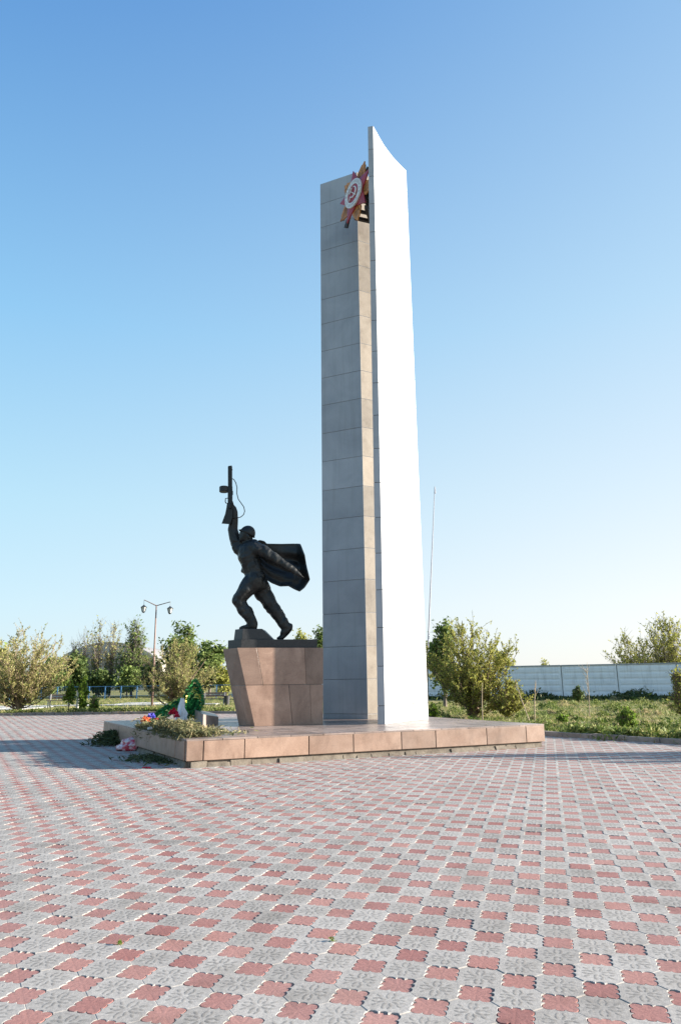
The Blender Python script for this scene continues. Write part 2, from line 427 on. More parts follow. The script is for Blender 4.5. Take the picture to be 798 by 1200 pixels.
def build_paving():
    a = .2959; th = -1.0684813; O = np.array([-1.30588, 3.99896])
    av = np.array([math.cos(th), math.sin(th)]) * a
    bv = np.array([math.cos(th + math.pi / 2), math.sin(th + math.pi / 2)]) * a
    # tile frame turned 45 degrees
    e1 = (av + bv) / np.linalg.norm(av + bv); e2 = (bv - av) / np.linalg.norm(bv - av)
    Ld = a / math.sqrt(2); hs, gap = .0855, .0036
    key = {18: [-45, -38, -30, -24.5, -21, -18.4, -16, -12.5, -6, 0, 6, 12.5, 16, 18.4, 21, 24.5, 30, 38],
           9: [-45, -33, -22.5, -18.4, -14.5, 14.5, 18.4, 22.5, 33], 6: [-45, -22, -18.4, -15, 15, 20]}
    def edge_pts(n, grow=0.0, last=False):
        ph = np.radians(np.array(key[n] + ([45] if last else []), float))
        pn_ = 7.0
        r = (hs + grow) / (np.abs(np.cos(ph)) ** pn_ + np.abs(np.sin(ph)) ** pn_) ** (1 / pn_)
        r = r - .015 * np.exp(-((np.abs(ph) - math.radians(18.4)) / .055) ** 2)
        r = r + .0025 * np.cos(ph * 12.0 * .8)
        return r * np.cos(ph), r * np.sin(ph)
    def turn(p, q):
        o = []
        for k in range(4):
            c, s_ = math.cos(k * math.pi / 2), math.sin(k * math.pi / 2)
            o.append(np.stack([p * c - q * s_, p * s_ + q * c], 1))
        return np.concatenate(o)
    def red_outline(n):
        return turn(*edge_pts(n))
    def grey_outline(n):
        p, q = edge_pts(n, gap, True)
        return turn(Ld - p, q)
    rng = np.random.default_rng(3)
    N = 150
    I, J = np.meshgrid(np.arange(-N, N), np.arange(-N, N), indexing='ij')
    I, J = I.ravel(), J.ravel()
    VS, LS, LT, MI, TI, UV = [], [], [], [], [], []
    nv = 0; nl = 0
    for kind in (0, 1):
        C = O + (I + .5 * kind)[:, None] * av + (J + .5 * kind)[:, None] * bv
        ok = (np.abs(C[:, 0]) < .62 * C[:, 1] + 3.5) & (C[:, 1] > -1.5) & (C[:, 1] < 38)
        C = C[ok]
        C = np.array([c for c in C if inside(c[0], c[1])])
        dist = np.hypot(C[:, 0], C[:, 1])
        for lod in (0, 1, 2):
            sel = C[(dist < 7) if lod == 0 else ((dist >= 7) & (dist < 16)) if lod == 1 else (dist >= 16)]
            n = (18, 9, 6)[lod]
            o = red_outline(n) if kind == 0 else grey_outline(n)
            k = len(o); cnt = len(sel)
            if not cnt: continue
            inner = o * (1 - .022)
            W = lambda q: q[:, :1] * e1 + q[:, 1:] * e2
            zt = rng.normal(0, .0013, cnt) - (.0015 if kind == 0 else 0)
            tl = rng.normal(0, .004, (cnt, 2))           # a slight tilt for every tile
            top = sel[:, None, :] + W(inner)[None]
            rim = sel[:, None, :] + W(o)[None]
            zt_top = zt[:, None] + (W(inner)[None] * tl[:, None, :]).sum(2)
            zt_rim = zt[:, None] + (W(o)[None] * tl[:, None, :]).sum(2) - .0018
            tint = np.clip(rng.normal(.5, .30, cnt) + .6 * (rng.uniform(0, 1, cnt) > .93), 0, 1)
            rings = [np.dstack([top, zt_top]), np.dstack([rim, zt_rim])]
            if lod < 2: rings.append(np.dstack([rim, np.full((cnt, k), -.011)]))
            V = np.stack(rings, 1)                        # cnt, nr, k, 3
            nr = V.shape[1]
            VS.append(V.reshape(-1, 3))
            base_i = nv + np.arange(cnt)[:, None] * nr * k
            ar = np.arange(k); nx = (ar + 1) % k
            LS.append((base_i + ar[None]).ravel()); LT.append(np.full(cnt, k)); MI.append(np.full(cnt, kind)); TI.append(tint)
            uvt = inner / (Ld * .6); UV.append(np.tile(uvt, (cnt, 1)))
            for r_ in range(nr - 1):
                quad = np.stack([ar + r_ * k, ar + (r_ + 1) * k, nx + (r_ + 1) * k, nx + r_ * k], 1)
                LS.append((base_i[:, :, None] + quad[None]).ravel()); LT.append(np.full(cnt * k, 4))
                MI.append(np.full(cnt * k, kind)); TI.append(np.repeat(tint, k))
                uo = o / (Ld * .6); u4 = np.stack([uo[ar], uo[ar], uo[nx], uo[nx]], 1).reshape(-1, 2)
                UV.append(np.tile(u4, (cnt, 1)))
            nv += cnt * nr * k
    V = np.concatenate(VS); LSa = np.concatenate(LS).astype(np.int32); LTa = np.concatenate(LT).astype(np.int32)
    me = bpy.data.meshes.new('paving')
    me.vertices.add(len(V)); me.vertices.foreach_set('co', V.astype(np.float32).ravel())
    me.loops.add(len(LSa)); me.loops.foreach_set('vertex_index', LSa)
    me.polygons.add(len(LTa)); st = np.concatenate([[0], np.cumsum(LTa)[:-1]]).astype(np.int32)
    me.polygons.foreach_set('loop_start', st); me.polygons.foreach_set('loop_total', LTa)
    me.polygons.foreach_set('material_index', np.concatenate(MI).astype(np.int32))
    at_ = me.attributes.new('tint', 'FLOAT', 'FACE'); at_.data.foreach_set('value', np.concatenate(TI).astype(np.float32))
    uv = me.uv_layers.new(name='tile'); uv.data.foreach_set('uv', np.concatenate(UV).astype(np.float32).ravel())
    me.update(calc_edges=True)
    me.polygons.foreach_set('use_smooth', [False] * len(me.polygons))
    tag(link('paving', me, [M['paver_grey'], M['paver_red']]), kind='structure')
    me.polygons.foreach_set('material_index', 1 - np.concatenate(MI).astype(np.int32))
build_paving()

# kerb along the plaza edge: concrete blocks, one strip
def kerb(name, pts, w_=.16, h_=.13):
    b = MB(); rnd = random.Random(5)
    pts = [Vector((x, y, 0)) for x, y in pts]
    for p, q in zip(pts, pts[1:]):
        d = (q - p); Lg = d.length; d.normalize(); nrm = Vector((-d.y, d.x, 0))
        n = max(1, round(Lg / 1.0))
        for i in range(n):
            c = p + d * (Lg * (i + .5) / n) + Vector((0, 0, h_ / 2 - .03 + rnd.uniform(-.012, .008))) - nrm * (w_ / 2)
            b.box(c, (Lg / n - .014, w_, h_ + .06), Matrix((d, nrm, Vector((0, 0, 1)))).transposed())
    return tag(b.build(name, M['kerb'], bevel=.012), kind='structure')
kerb('kerb', PLAZA[2:13], .17, .125)

# ------------------------------------------------------------------ platform
PH = .52
pn, prt, plf = gr(218.8, 866.8, PH), gr(637.4, 848.4, PH), gr(122, 845, PH)
pbk = prt + (plf - pn) * .93 + Vector((-.2, 0, 0))
pbk.z = PH
plat = empty('monument_platform', (pn.x, pn.y, 0), 'low wide pink granite platform under the pylons and the soldier', 'platform')
def on_line(px, a, b):
    """point of segment a-b seen in image column px"""
    lo_, hi_ = 0.0, 1.0
    def col(p):
        d = p - Vector((0, 0, EYE)); c, s = math.cos(PITCH), math.sin(PITCH)
        dp = d.y * c + d.z * s; u = -d.y * s + d.z * c
        X, Y = F * d.x / dp, F * u / dp
        return 399 + X * math.cos(ROLL) + Y * math.sin(ROLL)
    fa = col(a) < col(b)
    for _ in range(40):
        m = (lo_ + hi_) / 2
        if (col(a.lerp(b, m)) < px) == fa: lo_ = m
        else: hi_ = m
    return a.lerp(b, (lo_ + hi_) / 2)
def course(b, pts, z0, z1, thick, inward, rnd, gap=.018):
    for p, q in zip(pts, pts[1:]):
        d = (q - p).normalized()
        p2, q2 = p + d * gap / 2, q - d * gap / 2
        o = inward * rnd.uniform(0, .006); dz = rnd.uniform(-.004, .004)
        bot = [Vector((v.x, v.y, z0)) for v in (p2 + o, q2 + o, q2 + inward * thick, p2 + inward * thick)]
        top = [Vector((v.x, v.y, z1 + dz)) for v in (p2 + o, q2 + o, q2 + inward * thick, p2 + inward * thick)]
        b.prism(bot, top)
rnd = random.Random(2)
fd = (prt - pn).normalized(); fin = Vector((-fd.y, fd.x, 0))
ld = (plf - pn).normalized(); lin = Vector((ld.y, -ld.x, 0))
b = MB()
fj = [pn] + [on_line(x, pn, prt) for x in (239, 287, 362, 414, 470, 510, 569.5, 615.6)] + [prt]
course(b, fj, .125, PH - .035, .12, fin, rnd)
lj = [pn + ld * .13] + [on_line(x, pn, plf) for x in (206, 176, 161, 140)] + [plf]
course(b, lj, .125, PH - .035, .12, lin, rnd)
rd = (pbk - prt).normalized(); rin = Vector((-rd.y, rd.x, 0))
course(b, [prt + rd * .13] + [prt.lerp(pbk, t) for t in (.2, .4, .6, .8)] + [pbk], .125, PH - .035, .12, rin, rnd)
bd = (plf - pbk).normalized(); bin_ = Vector((-bd.y, bd.x, 0))
course(b, [pbk + bd * .13] + [pbk.lerp(plf, t) for t in (.2, .4, .6, .8)] + [plf - bd * .13], .125, PH - .035, .12, bin_, rnd)
b.build('facing_stone', M['granite_face'], plat, bevel=.008)
b = MB()
cc = (pn + prt + pbk + plf) / 4
def inset(p, k): 
    return p + (cc - p).normalized() * k
b.prism([Vector((v.x, v.y, -.02)) for v in (inset(pn, .09), inset(prt, .09), inset(pbk, .09), inset(plf, .09))],
        [Vector((v.x, v.y, .123)) for v in (inset(pn, .09), inset(prt, .09), inset(pbk, .09), inset(plf, .09))])
rough_b = MB()
rr = random.Random(8)
for A_, B_, inn in ((pn, prt, fin), (pn, plf, lin)):
    Lg = (B_ - A_).length; s = .1; d = (B_ - A_).normalized()
    while s < Lg - .3:
        ln = rr.uniform(.2, .75); hgt = rr.uniform(.06, .115)
        ln = min(ln, Lg - .1 - s)
        dep = rr.uniform(.02, .06)
        c0 = A_ + d * s + inn * dep; c1 = A_ + d * (s + ln - .01) + inn * dep
        bo = [Vector((v.x, v.y, -.015)) for v in (c0 - inn * rr.uniform(0, .05), c1 - inn * rr.uniform(0, .05), c1 + inn * .1, c0 + inn * .1)]
        to = [Vector((v.x, v.y, hgt + rr.uniform(-.02, .008))) for v in (c0, c1, c1 + inn * .1, c0 + inn * .1)]
        rough_b.prism(bo, to); s += ln
b.build('core', M['mortar'], plat)
rough_b.build('base_course', M['mortar'], plat, bevel=.012)
# paved polished top: slabs
b = MB()
nu, nv_ = 12, 11
for i in range(nu):
    for j in range(nv_):
        def P(u, v):
            q = pn.lerp(prt, u).lerp(plf.lerp(pbk, u), v); return q
        g_ = .0007
        u0, u1, v0, v1 = i / nu + g_, (i + 1) / nu - g_, j / nv_ + g_, (j + 1) / nv_ - g_
        z = PH + rnd.uniform(-.002, .002)
        q = [P(u0, v0), P(u1, v0), P(u1, v1), P(u0, v1)]
        b.prism([Vector((v.x, v.y, PH - .033)) for v in q], [Vector((v.x, v.y, z)) for v in q])
b.build('top_paving', M['granite_top'], plat, bevel=.003)
b = MB()
b.prism([Vector((v.x, v.y, .124)) for v in (inset(pn, .2), inset(prt, .2), inset(pbk, .2), inset(plf, .2))],
        [Vector((v.x, v.y, PH - .034)) for v in (inset(pn, .2), inset(prt, .2), inset(pbk, .2), inset(plf, .2))])
b.build('platform_core', M['mortar'], plat)

# ------------------------------------------------------------------ pylons
ZT = 18.15
YW = 20.2 * 1.014
rows = [239.5, 267, 294.5, 322.8, 351.7, 380.3, 412.2, 443.6, 475.5, 508.5, 541.5, 575.6, 610.2, 646.5, 682.3, 720.2, 758.7, 796.4, 836.3]
wz = [at(376.5, y, YW).z for y in rows][::-1]            # joint heights, low to high
wz = [z for z in wz if z > PH + .05]
M['grazing_light_tone'] = granite('grazing_light_tone', (.205, .18, .15), (.26, .235, .2), .5)  # inner strip of the marble pylon: its weak grazing light put into the colour
def pylon(parent, plan, zs, gap=.012, dim_face=None, jm='joint'):
    """plan(z) -> outline; courses of marble with recessed dark joints"""
    b, c = MB(), MB()
    for i, (z0, z1) in enumerate(zip(zs, zs[1:])):
        lo_, hi_ = plan(z0), plan(z1)
        g0 = gap / 2 if i else 0; g1 = gap / 2 if i < len(zs) - 2 else 0
        n = len(lo_)
        b.prism([Vector((x, y, z0 + g0)) for x, y in lo_], [Vector((x, y, z1 - g1)) for x, y in hi_])
        if dim_face is not None: b.m[-n + dim_face] = 1  # this side takes the darker tone that stands in for grazing light
    def shrink(pl, k=.012):
        out = []; n = len(pl)
        for i in range(n):
            p0, p, p1 = Vector(pl[i - 1]), Vector(pl[i]), Vector(pl[(i + 1) % n])
            e0 = (p - p0).normalized(); e1 = (p1 - p).normalized()
            n0 = Vector((-e0.y, e0.x)); n1 = Vector((-e1.y, e1.x)); m = (n0 + n1)
            m = m / max(.3, m.dot(n0)); out.append(tuple(p + m * k))
        return out
    for z0, z1 in zip(zs, zs[1:-1]):
        pass
    for z in zs[1:-1]:
        pl = shrink(plan(z))
        c.prism([Vector((x, y, z - gap / 2 - .02)) for x, y in pl], [Vector((x, y, z + gap / 2 + .02)) for x, y in pl])
    b.build('cladding', [M['marble'], M['grazing_light_tone']], parent, bevel=.004)
    c.build('joint', M[jm], parent)
wing = empty('pylon', (.5, 20, PH), 'shaded broad faced marble pylon behind the red star emblem', 'pylon')
WS = 1.014
def wplan(z): return [(x * WS, y * WS) for x, y in ((-.560, 20.20), (.683, 19.635), (1.70, 20.17), (1.62, 20.6), (-.44, 20.75))]
pylon(wing, wplan, [PH + .001] + wz + [ZT + .27], dim_face=1)
slab = empty('pylon', (1.6, 18.6, PH), 'tall thin curved white marble pylon blazing in the sun', 'pylon')
SC = [(1.149, 17.624), (1.29, 17.87), (1.421, 18.110), (1.57, 18.375), (1.725, 18.630), (1.875, 18.87), (2.03, 19.10), (2.18, 19.325), (2.338, 19.55)]
SC = [(x - .045 * math.sin(math.pi * i / 8), y + .03 * math.sin(math.pi * i / 8)) for i, (x, y) in enumerate(SC)]
def splan(z):
    t = (ZT - z) / (ZT - PH)
    front = []
    for i, (x, y) in enumerate(SC):
        k = 1 - i / (len(SC) - 1)
        front.append((x - .115 * t * k, y))
    back = []
    for i, (x, y) in enumerate(SC):
        p0, p1 = SC[max(0, i - 1)], SC[min(len(SC) - 1, i + 1)]
        d = Vector((p1[0] - p0[0], p1[1] - p0[1])).normalized()
        if i == 0: q = (.985, 17.655)
        else: q = (x - d.y * .165, y + d.x * .165)
        k = 1 - i / (len(SC) - 1)
        back.append((q[0] - .13 * t * k, q[1]))
    return front + back[::-1]
sz = [PH + .001] + [PH + .44 + i * .962 for i in range(18)] + [ZT]
M['dark_joint'] = plain('dark_joint', (.05, .05, .05), .9)
pylon(slab, splan, sz, .014, jm='dark_joint')

# ------------------------------------------------------------------ emblem (order of the patriotic war)
YE = 18.5
ec = at(414.7, 227, YE); ER = .89
ea = R(-58)
ee = Vector((math.cos(ea), math.sin(ea), 0)); eu = Vector((0, 0, 1)); en = Vector((math.sin(ea), -math.cos(ea), 0))  # faces the viewer's left
emb = empty('star_emblem', tuple(ec), 'red and gold star emblem hung high between both pylons', 'emblem')
def EP(x, y, z=0): return ec + ee * x + eu * y + en * z
def star_mesh(b, R0, r0, n, rot, z0, z1, mi=0):
    """faceted star: raised ridge to each tip"""
    P = []
    for i in range(2 * n):
        r = R0 if i % 2 == 0 else r0
        a = rot + math.pi * i / n
        P.append((r * math.cos(a), r * math.sin(a)))
    vs = [EP(0, 0, z1)] + [EP(x, y, z0) for x, y in P] + [EP(x, y, z0 - .04) for x, y in P] + [EP(0, 0, z0 - .04)]
    m = 2 * n; fs = []
    for i in range(m):
        j = (i + 1) % m
        fs.append([0, 1 + i, 1 + j]); fs.append([1 + i, 1 + m + i, 1 + m + j, 1 + j]); fs.append([1 + 2 * m, 1 + m + j, 1 + m + i])
    b.add(vs, fs, mi)
def ringmesh(b, r0, r1, z0, z1, n=40):
    vs = []; fs = []
    for i in range(n):
        a = 2 * math.pi * i / n; c, s = math.cos(a), math.sin(a)
        vs += [EP(r0 * c, r0 * s, z0), EP(r1 * c, r1 * s, z0), EP(r1 * c, r1 * s, z1), EP(r0 * c, r0 * s, z1)]
    for i in range(n):
        j = (i + 1) % n
        for k in range(4): fs.append([4 * i + k, 4 * i + (k + 1) % 4, 4 * j + (k + 1) % 4, 4 * j + k])
    b.add(vs, fs)
def disc(b, r, z0, z1, n=40):
    lo_ = [EP(r * math.cos(2 * math.pi * i / n), r * math.sin(2 * math.pi * i / n), z0) for i in range(n)]
    hi_ = [EP(r * math.cos(2 * math.pi * i / n), r * math.sin(2 * math.pi * i / n), z1) for i in range(n)]
    b.prism(lo_, hi_)
rot = R(94)
gold = MB()
for k in range(5):                                        # five fluted gold sheaves between the red rays
    a = rot + R(36) + R(72) * k
    for off, Rl in ((-.24, .76), (-.12, .90), (0, 1.0), (.12, .90), (.24, .76)):
        aa = a + off; w2 = .062
        t = Vector((math.cos(aa), math.sin(aa))); s_ = Vector((-t.y, t.x))
        q0, q1, q2, q3 = t * .25 + s_ * w2, t * .25 - s_ * w2, t * (Rl * .86) - s_ * w2 * 1.25, t * (Rl * .86) + s_ * w2 * 1.25
        tip = t * Rl
        lo_ = [EP(v.x, v.y, -.10) for v in (q0, q1, q2, tip, q3)]
        ridge = [EP(v.x, v.y, -.06 + (.0 if v is not tip else 0)) for v in (q0, q1, q2, tip, q3)]
        gold.prism(lo_, ridge)
gold.build('gold_rays', M['gold_paint'], emb)
dk = MB()                                                  # crossed rifle and sabre behind the star
def ebar(b, p, q, w_, z0, z1):
    p, q = Vector(p), Vector(q); d = (q - p).normalized(); s_ = Vector((-d.y, d.x)) * w_
    P = [p + s_, p - s_, q - s_ * .6, q + s_ * .6]
    b.prism([EP(v.x, v.y, z0) for v in P], [EP(v.x, v.y, z1) for v in P])
ebar(dk, (-.62, -.60), (.60, .62), .05, -.17, -.12)
ebar(dk, (-.70, -.74), (-.52, -.46), .10, -.17, -.11)
dk.build('rifle', M['rusty_iron'], emb)
dk = MB()
ebar(dk, (.46, -.43), (-.64, .66), .035, -.22, -.175)
ebar(dk, (.46, -.36), (.56, -.48), .05, -.23, -.17)
dk.build('sabre', M['rusty_iron'], emb)
sm = MB(); star_mesh(sm, ER, ER * .50, 5, rot, -.02, .045); sm.build('red_star', M['red_enamel'], emb)
em = MB()
for i in range(10):                                        # pale raised edging of the star
    pass
md = MB(); disc(md, .38, .0, .035); mdo = md.build('medallion', M['red_enamel'], emb)
rg = MB(); ringmesh(rg, .30, .46, .0, .05); rgo = rg.build('white_ring', M['white_enamel'], emb)
# hammer and sickle
hs_ = MB()
n = 16; arc = []
for i in range(n + 1):
    a = R(-150 + 235 * i / n); w_ = .008 + .022 * math.sin(math.pi * min(1, i / n * 1.05)) ** 1.0
    arc.append((a, .165, w_))
ou = [((r + w_) * math.cos(a) + .02, (r + w_) * math.sin(a) + .03) for a, r, w_ in arc]
inn = [((r - w_ * .7) * math.cos(a) + .02, (r - w_ * .7) * math.sin(a) + .03) for a, r, w_ in arc]
for i in range(n):
    q = [ou[i], ou[i + 1], inn[i + 1], inn[i]]
    hs_.prism([EP(x, y, .04) for x, y in q], [EP(x, y, .07) for x, y in q])
ebar(hs_, (-.11, -.06), (-.20, -.17), .018, .04, .071)
hs_.build('sickle', M['white_enamel'], mdo)
hm = MB()
ebar(hm, (.18, -.17), (-.10, .12), .014, .045, .075)
ebar(hm, (-.16, .06), (-.02, .20), .026, .045, .08)
hm.build('hammer', M['white_enamel'], mdo)
# lettering round the ring
def ring_text(word, a0, a1, rad, size, parent):
    cu = bpy.data.curves.new('t', 'FONT'); cu.size = size; cu.align_x = 'CENTER'; cu.extrude = 0
    ob = bpy.data.objects.new('t', cu); COL.objects.link(ob)
    for i, ch in enumerate(word):
        a = a0 + (a1 - a0) * (i / max(1, len(word) - 1))
        cu.body = ch
        bpy.context.view_layer.update()
        dg = bpy.context.evaluated_depsgraph_get()
        me = ob.evaluated_get(dg).to_mesh()
        if me is None: continue
        ca, sa = math.cos(a - math.pi / 2), math.sin(a - math.pi / 2)
        flip = -1 if math.sin(a) < -.2 else 1
        vs = []
        for v in me.vertices:
            x, y = v.co.x, v.co.y - size * .35
            if flip < 0: x, y = -x, -y
            x, y = x * ca - y * sa, x * sa + y * ca
            vs.append(EP(x + rad * math.cos(a), y + rad * math.sin(a), .053))
        b = MB(); b.add(vs, [list(p.vertices) for p in me.polygons])
        b.build('letter', M['grey_letter'], parent)
        ob.evaluated_get(dg).to_mesh_clear()
    bpy.data.objects.remove(ob); bpy.data.curves.remove(cu)
ring_text('ОТЕЧЕСТВЕННАЯ', R(205), R(-25), .38, .11, rgo)
ring_text('ВОЙНА', R(238), R(302), .38, .11, rgo)
# iron bracket that carries the emblem between the pylons
fr = MB()
zb_ = at(425, 259.5, 18.9).z
for z, wd_ in ((zb_, .13), (zb_ + .28, .10)):
    fr.box((.99, 18.60, z), (.09, .80, wd_), Matrix.Rotation(R(-14), 3, 'Z'))
    fr.box((.84, 18.85, z + .02), (.60, .09, wd_ * .8), Matrix.Rotation(R(20), 3, 'Z'))
fr.tube([EP(.30, -.45, -.2), EP(.34, .35, -.2)], .06, 6)
fr.tube([EP(-.1, -.30, -.2), EP(.55, -.05, -.25)], .05, 6)
fr.box(EP(.40, -.15, -.28), (.3, .3, .5))
fr.build('mounting_frame', M['rusty_iron'], emb)

# ------------------------------------------------------------------ pedestal
ped = empty('pedestal', (-1.7, 18.5, PH), 'flared pink granite pedestal carrying the bronze soldier', 'pedestal')
PZ = 2.407; PS = .972
pb_ = [(-2.219, 18.004), (-.517, 18.398), (-.75, 19.45), (-2.05, 19.35), (-2.68, 18.42)]
pt_ = [(-2.688, 17.895), (-.500, 18.400), (-.72, 19.60), (-2.60, 19.60), (-3.165, 18.52)]
pb_ = [(x * PS, y * PS) for x, y in pb_]; pt_ = [(x * PS, y * PS) for x, y in pt_]
zm = 1.497
def lerp2(a, b, t): return tuple(a[i] + (b[i] - a[i]) * t for i in (0, 1))
pm_ = [lerp2(a, c, (zm - PH) / (PZ - PH)) for a, c in zip(pb_, pt_)]
def stone_course(b, lo_, hi_, z0, z1, cuts):
    n = len(lo_); g_ = .006
    for i in range(n):
        j = (i + 1) % n
        ts = [0] + cuts.get(i, []) + [1]
        for t0, t1 in zip(ts, ts[1:]):
            Lg = math.dist(lo_[i], lo_[j]); e = g_ / max(Lg, .2)
            q = [lerp2(lo_[i], lo_[j], t0 + (e if t0 > 0 else 0)), lerp2(lo_[i], lo_[j], t1 - (e if t1 < 1 else 0))]
            u = [lerp2(hi_[i], hi_[j], t0 + (e if t0 > 0 else 0)), lerp2(hi_[i], hi_[j], t1 - (e if t1 < 1 else 0))]
            cen = [sum(v[k] for v in lo_) / n for k in (0, 1)]
            ins = lambda p: lerp2(p, cen, .07)
            b.prism([Vector((*v, z0)) for v in (q[0], q[1], ins(q[1]), ins(q[0]))], [Vector((*v, z1)) for v in (u[0], u[1], ins(u[1]), ins(u[0]))])
b = MB()
stone_course(b, pb_, pm_, PH + .001, zm - .005, {0: [.55, .83], 4: [.5]})
stone_course(b, pm_, pt_, zm + .005, PZ, {0: [.22, .78]})
b.build('facing_stone', M['granite_pedestal'], ped, bevel=.005)
b = MB()
sh = lambda pl, k: [lerp2(p, (sum(v[0] for v in pl) / 5, sum(v[1] for v in pl) / 5), k) for p in pl]
b.prism([Vector((*p, PH + .002)) for p in sh(pb_, .03)], [Vector((*p, PZ - .004)) for p in sh(pt_, .03)])
b.build('core', M['joint'], ped)

# ------------------------------------------------------------------ statue
YS = 18.45 * PS
def S(x, y, dy=0.0):
    """point of the figure from the enlarged study of it, at its own depth"""
    return at(230 + x / 4.9875, 530 + y / 4.9875, YS + dy)
U = (S(300, 700) - S(200, 700)).length / 100              # metres per study unit
stat = empty('soldier_statue', (-1.9, YS, PZ), 'dark bronze soldier lunging with raised gun and flying cape on pedestal', 'statue')
# plinth
b = MB()
z1 = PZ + .215
fl = [(-2.62, 18.02), (-.66, 18.47), (-.78, 19.35), (-2.40, 19.30), (-3.02, 18.42)]; fl = [(x * PS, y * PS) for x, y in fl]
b.prism([Vector((*p, PZ + .001)) for p in fl], [Vector((*p, z1)) for p in fl])
rk = [(-2.60, 18.06), (-1.80, 18.26), (-1.80, 18.9), (-2.35, 18.95), (-2.86, 18.36)]
rk = [(x * PS, y * PS) for x, y in rk]
rt = [(-2.59, 18.08), (-2.10, 18.20), (-2.08, 18.85), (-2.35, 18.92), (-2.83, 18.36)]; rt = [(x * PS, y * PS) for x, y in rt]
b.prism([Vector((*p, z1 + .001)) for p in rk], [Vector((*p, z1 + .27)) for p in rt])
b.build('plinth', M['dark_granite'], stat, bevel=.01)
PLT = z1 + .27

# body: tapered limbs fused into one continuous skin
bb = MB()
def limb(pts, n=14, fy=1.0):
    P = [S(x, y, d) for x, y, d, r in pts]; rr_ = [r * U for *_, r in pts]
    # sample a smooth chain of balls
    for i in range(len(P) - 1):
        k = max(3, int((P[i + 1] - P[i]).length / (.35 * min(rr_[i], rr_[i + 1]))))
        for j in range(k + 1):
            t = j / k
            bb.ball(P[i].lerp(P[i + 1], t), rr_[i] * (1 - t) + rr_[i + 1] * t, 10, 7, sc_=(1, fy, 1))
# torso
limb([(352, 752, 0, 58), (330, 690, 0, 56), (310, 610, 0, 66), (305, 575, 0, 58)], fy=1.25)
limb([(300, 560, .17, 42), (330, 560, -.14, 46), (352, 570, -.22, 42)])
limb([(322, 640, -.10, 52), (345, 720, -.10, 52)])
limb([(275, 690, 0, 16), (330, 712, -.24, 20), (385, 722, -.16, 20)])       # belt
# skirt of the tunic
limb([(330, 770, -.10, 52), (372, 770, -.05, 46), (398, 776, .02, 28)])
limb([(360, 770, .10, 54), (330, 760, .05, 54)])
# neck, head and face
limb([(318, 550, 0, 36), (300, 505, 0, 28)])
limb([(298, 478, 0, 40), (290, 495, 0, 34)])
limb([(278, 502, 0, 28), (266, 512, 0, 15)])                                # jaw and chin
limb([(262, 482, 0, 10), (254, 492, 0, 7)])                                 # nose
limb([(265, 505, -.03, 6), (262, 505, 0, 7), (265, 505, .03, 6)])           # lips
limb([(264, 472, -.05, 8), (260, 470, 0, 8), (264, 472, .05, 8)])           # brow
limb([(306, 490, -.165, 8), (308, 502, -.16, 6)])                           # ear
limb([(340, 530, -.16, 24), (310, 545, -.18, 20), (280, 560, -.10, 18)])    # collar
# raised right arm
limb([(268, 575, .17, 42), (250, 560, .20, 40), (226, 500, .22, 35), (214, 452, .22, 31), (221, 400, .18, 27), (224, 350, .14, 21), (220, 330, .13, 18)])
# right hand round the grip
limb([(218, 330, .12, 17), (207, 308, .10, 15)])
for k, yy in enumerate((296, 305, 314, 323)):
    limb([(214, yy, .13, 5.5), (196, yy - 2, .05, 5.5), (190, yy + 1, .0, 5), (202, yy + 4, -.05, 4.5 - .3 * k)])
limb([(212, 318, .08, 6), (216, 300, .02, 5.5), (214, 288, -.01, 4.5)])
# left arm swept back
limb([(352, 560, -.22, 40), (392, 578, -.28, 37), (440, 610, -.31, 33), (492, 641, -.32, 27), (540, 672, -.31, 22), (575, 694, -.30, 15)])
limb([(575, 694, -.30, 14), (596, 708, -.30, 14), (606, 716, -.30, 12)])
for k in range(4):                                                          # fingers, unequal
    o = (-.035, -.012, .012, .034)[k]; ln = (24, 30, 28, 20)[k]
    limb([(604, 714 + k * 1.5, -.30 + o, 5.5), (604 + ln * .55, 714 + ln * .40 + k * 1.5, -.305 + o, 5), (604 + ln, 716 + ln * .66 + k * 2, -.29 + o, 4)])
limb([(582, 706, -.33, 6), (572, 722, -.34, 5.5), (578, 737, -.34, 4.5)])
# near (left) leg, bent
limb([(340, 752, -.12, 62), (300, 795, -.16, 53), (262, 845, -.17, 45), (252, 865, -.17, 41), (270, 905, -.16, 39), (305, 950, -.15, 37), (326, 990, -.14, 33), (330, 1010, -.14, 32)])
limb([(338, 1012, -.14, 24), (315, 1016, -.15, 20), (285, 1022, -.17, 14), (258, 1028, -.18, 9)])
# far (right) leg, driving back
limb([(362, 770, .10, 58), (395, 830, .13, 50), (438, 893, .14, 43), (470, 940, .14, 39), (500, 985, .14, 34), (520, 1015, .14, 31)])
limb([(540, 1030, .14, 25), (515, 1055, .13, 24), (500, 1080, .12, 16), (478, 1088, .11, 9)])
limb([(548, 1012, .14, 16), (552, 1036, .14, 14)])
me = bb.mesh('body')
ob = bpy.data.objects.new('body', me); COL.objects.link(ob)
rm = ob.modifiers.new('r', 'REMESH'); rm.mode = 'VOXEL'; rm.voxel_size = .022
smo = ob.modifiers.new('s', 'SMOOTH'); smo.factor = .5; smo.iterations = 4
bpy.context.view_layer.update()
dg = bpy.context.evaluated_depsgraph_get()
me2 = bpy.data.meshes.new_from_object(ob.evaluated_get(dg)); me2.name = 'body'
bpy.data.objects.remove(ob)
for v in me2.vertices:                                                       # cloth folds
    p = v.co
    f = mnoise.noise(Vector((p.x * 5 + p.z * 3, p.y * 4, p.z * 2.2 - p.x * 4))) * .028 + mnoise.noise(Vector((p.x * 9 - p.z * 9, p.y * 6, p.z * 5 + p.x * 7))) * .016
    if p.z < S(300, 520).z: v.co = p + v.normal * f
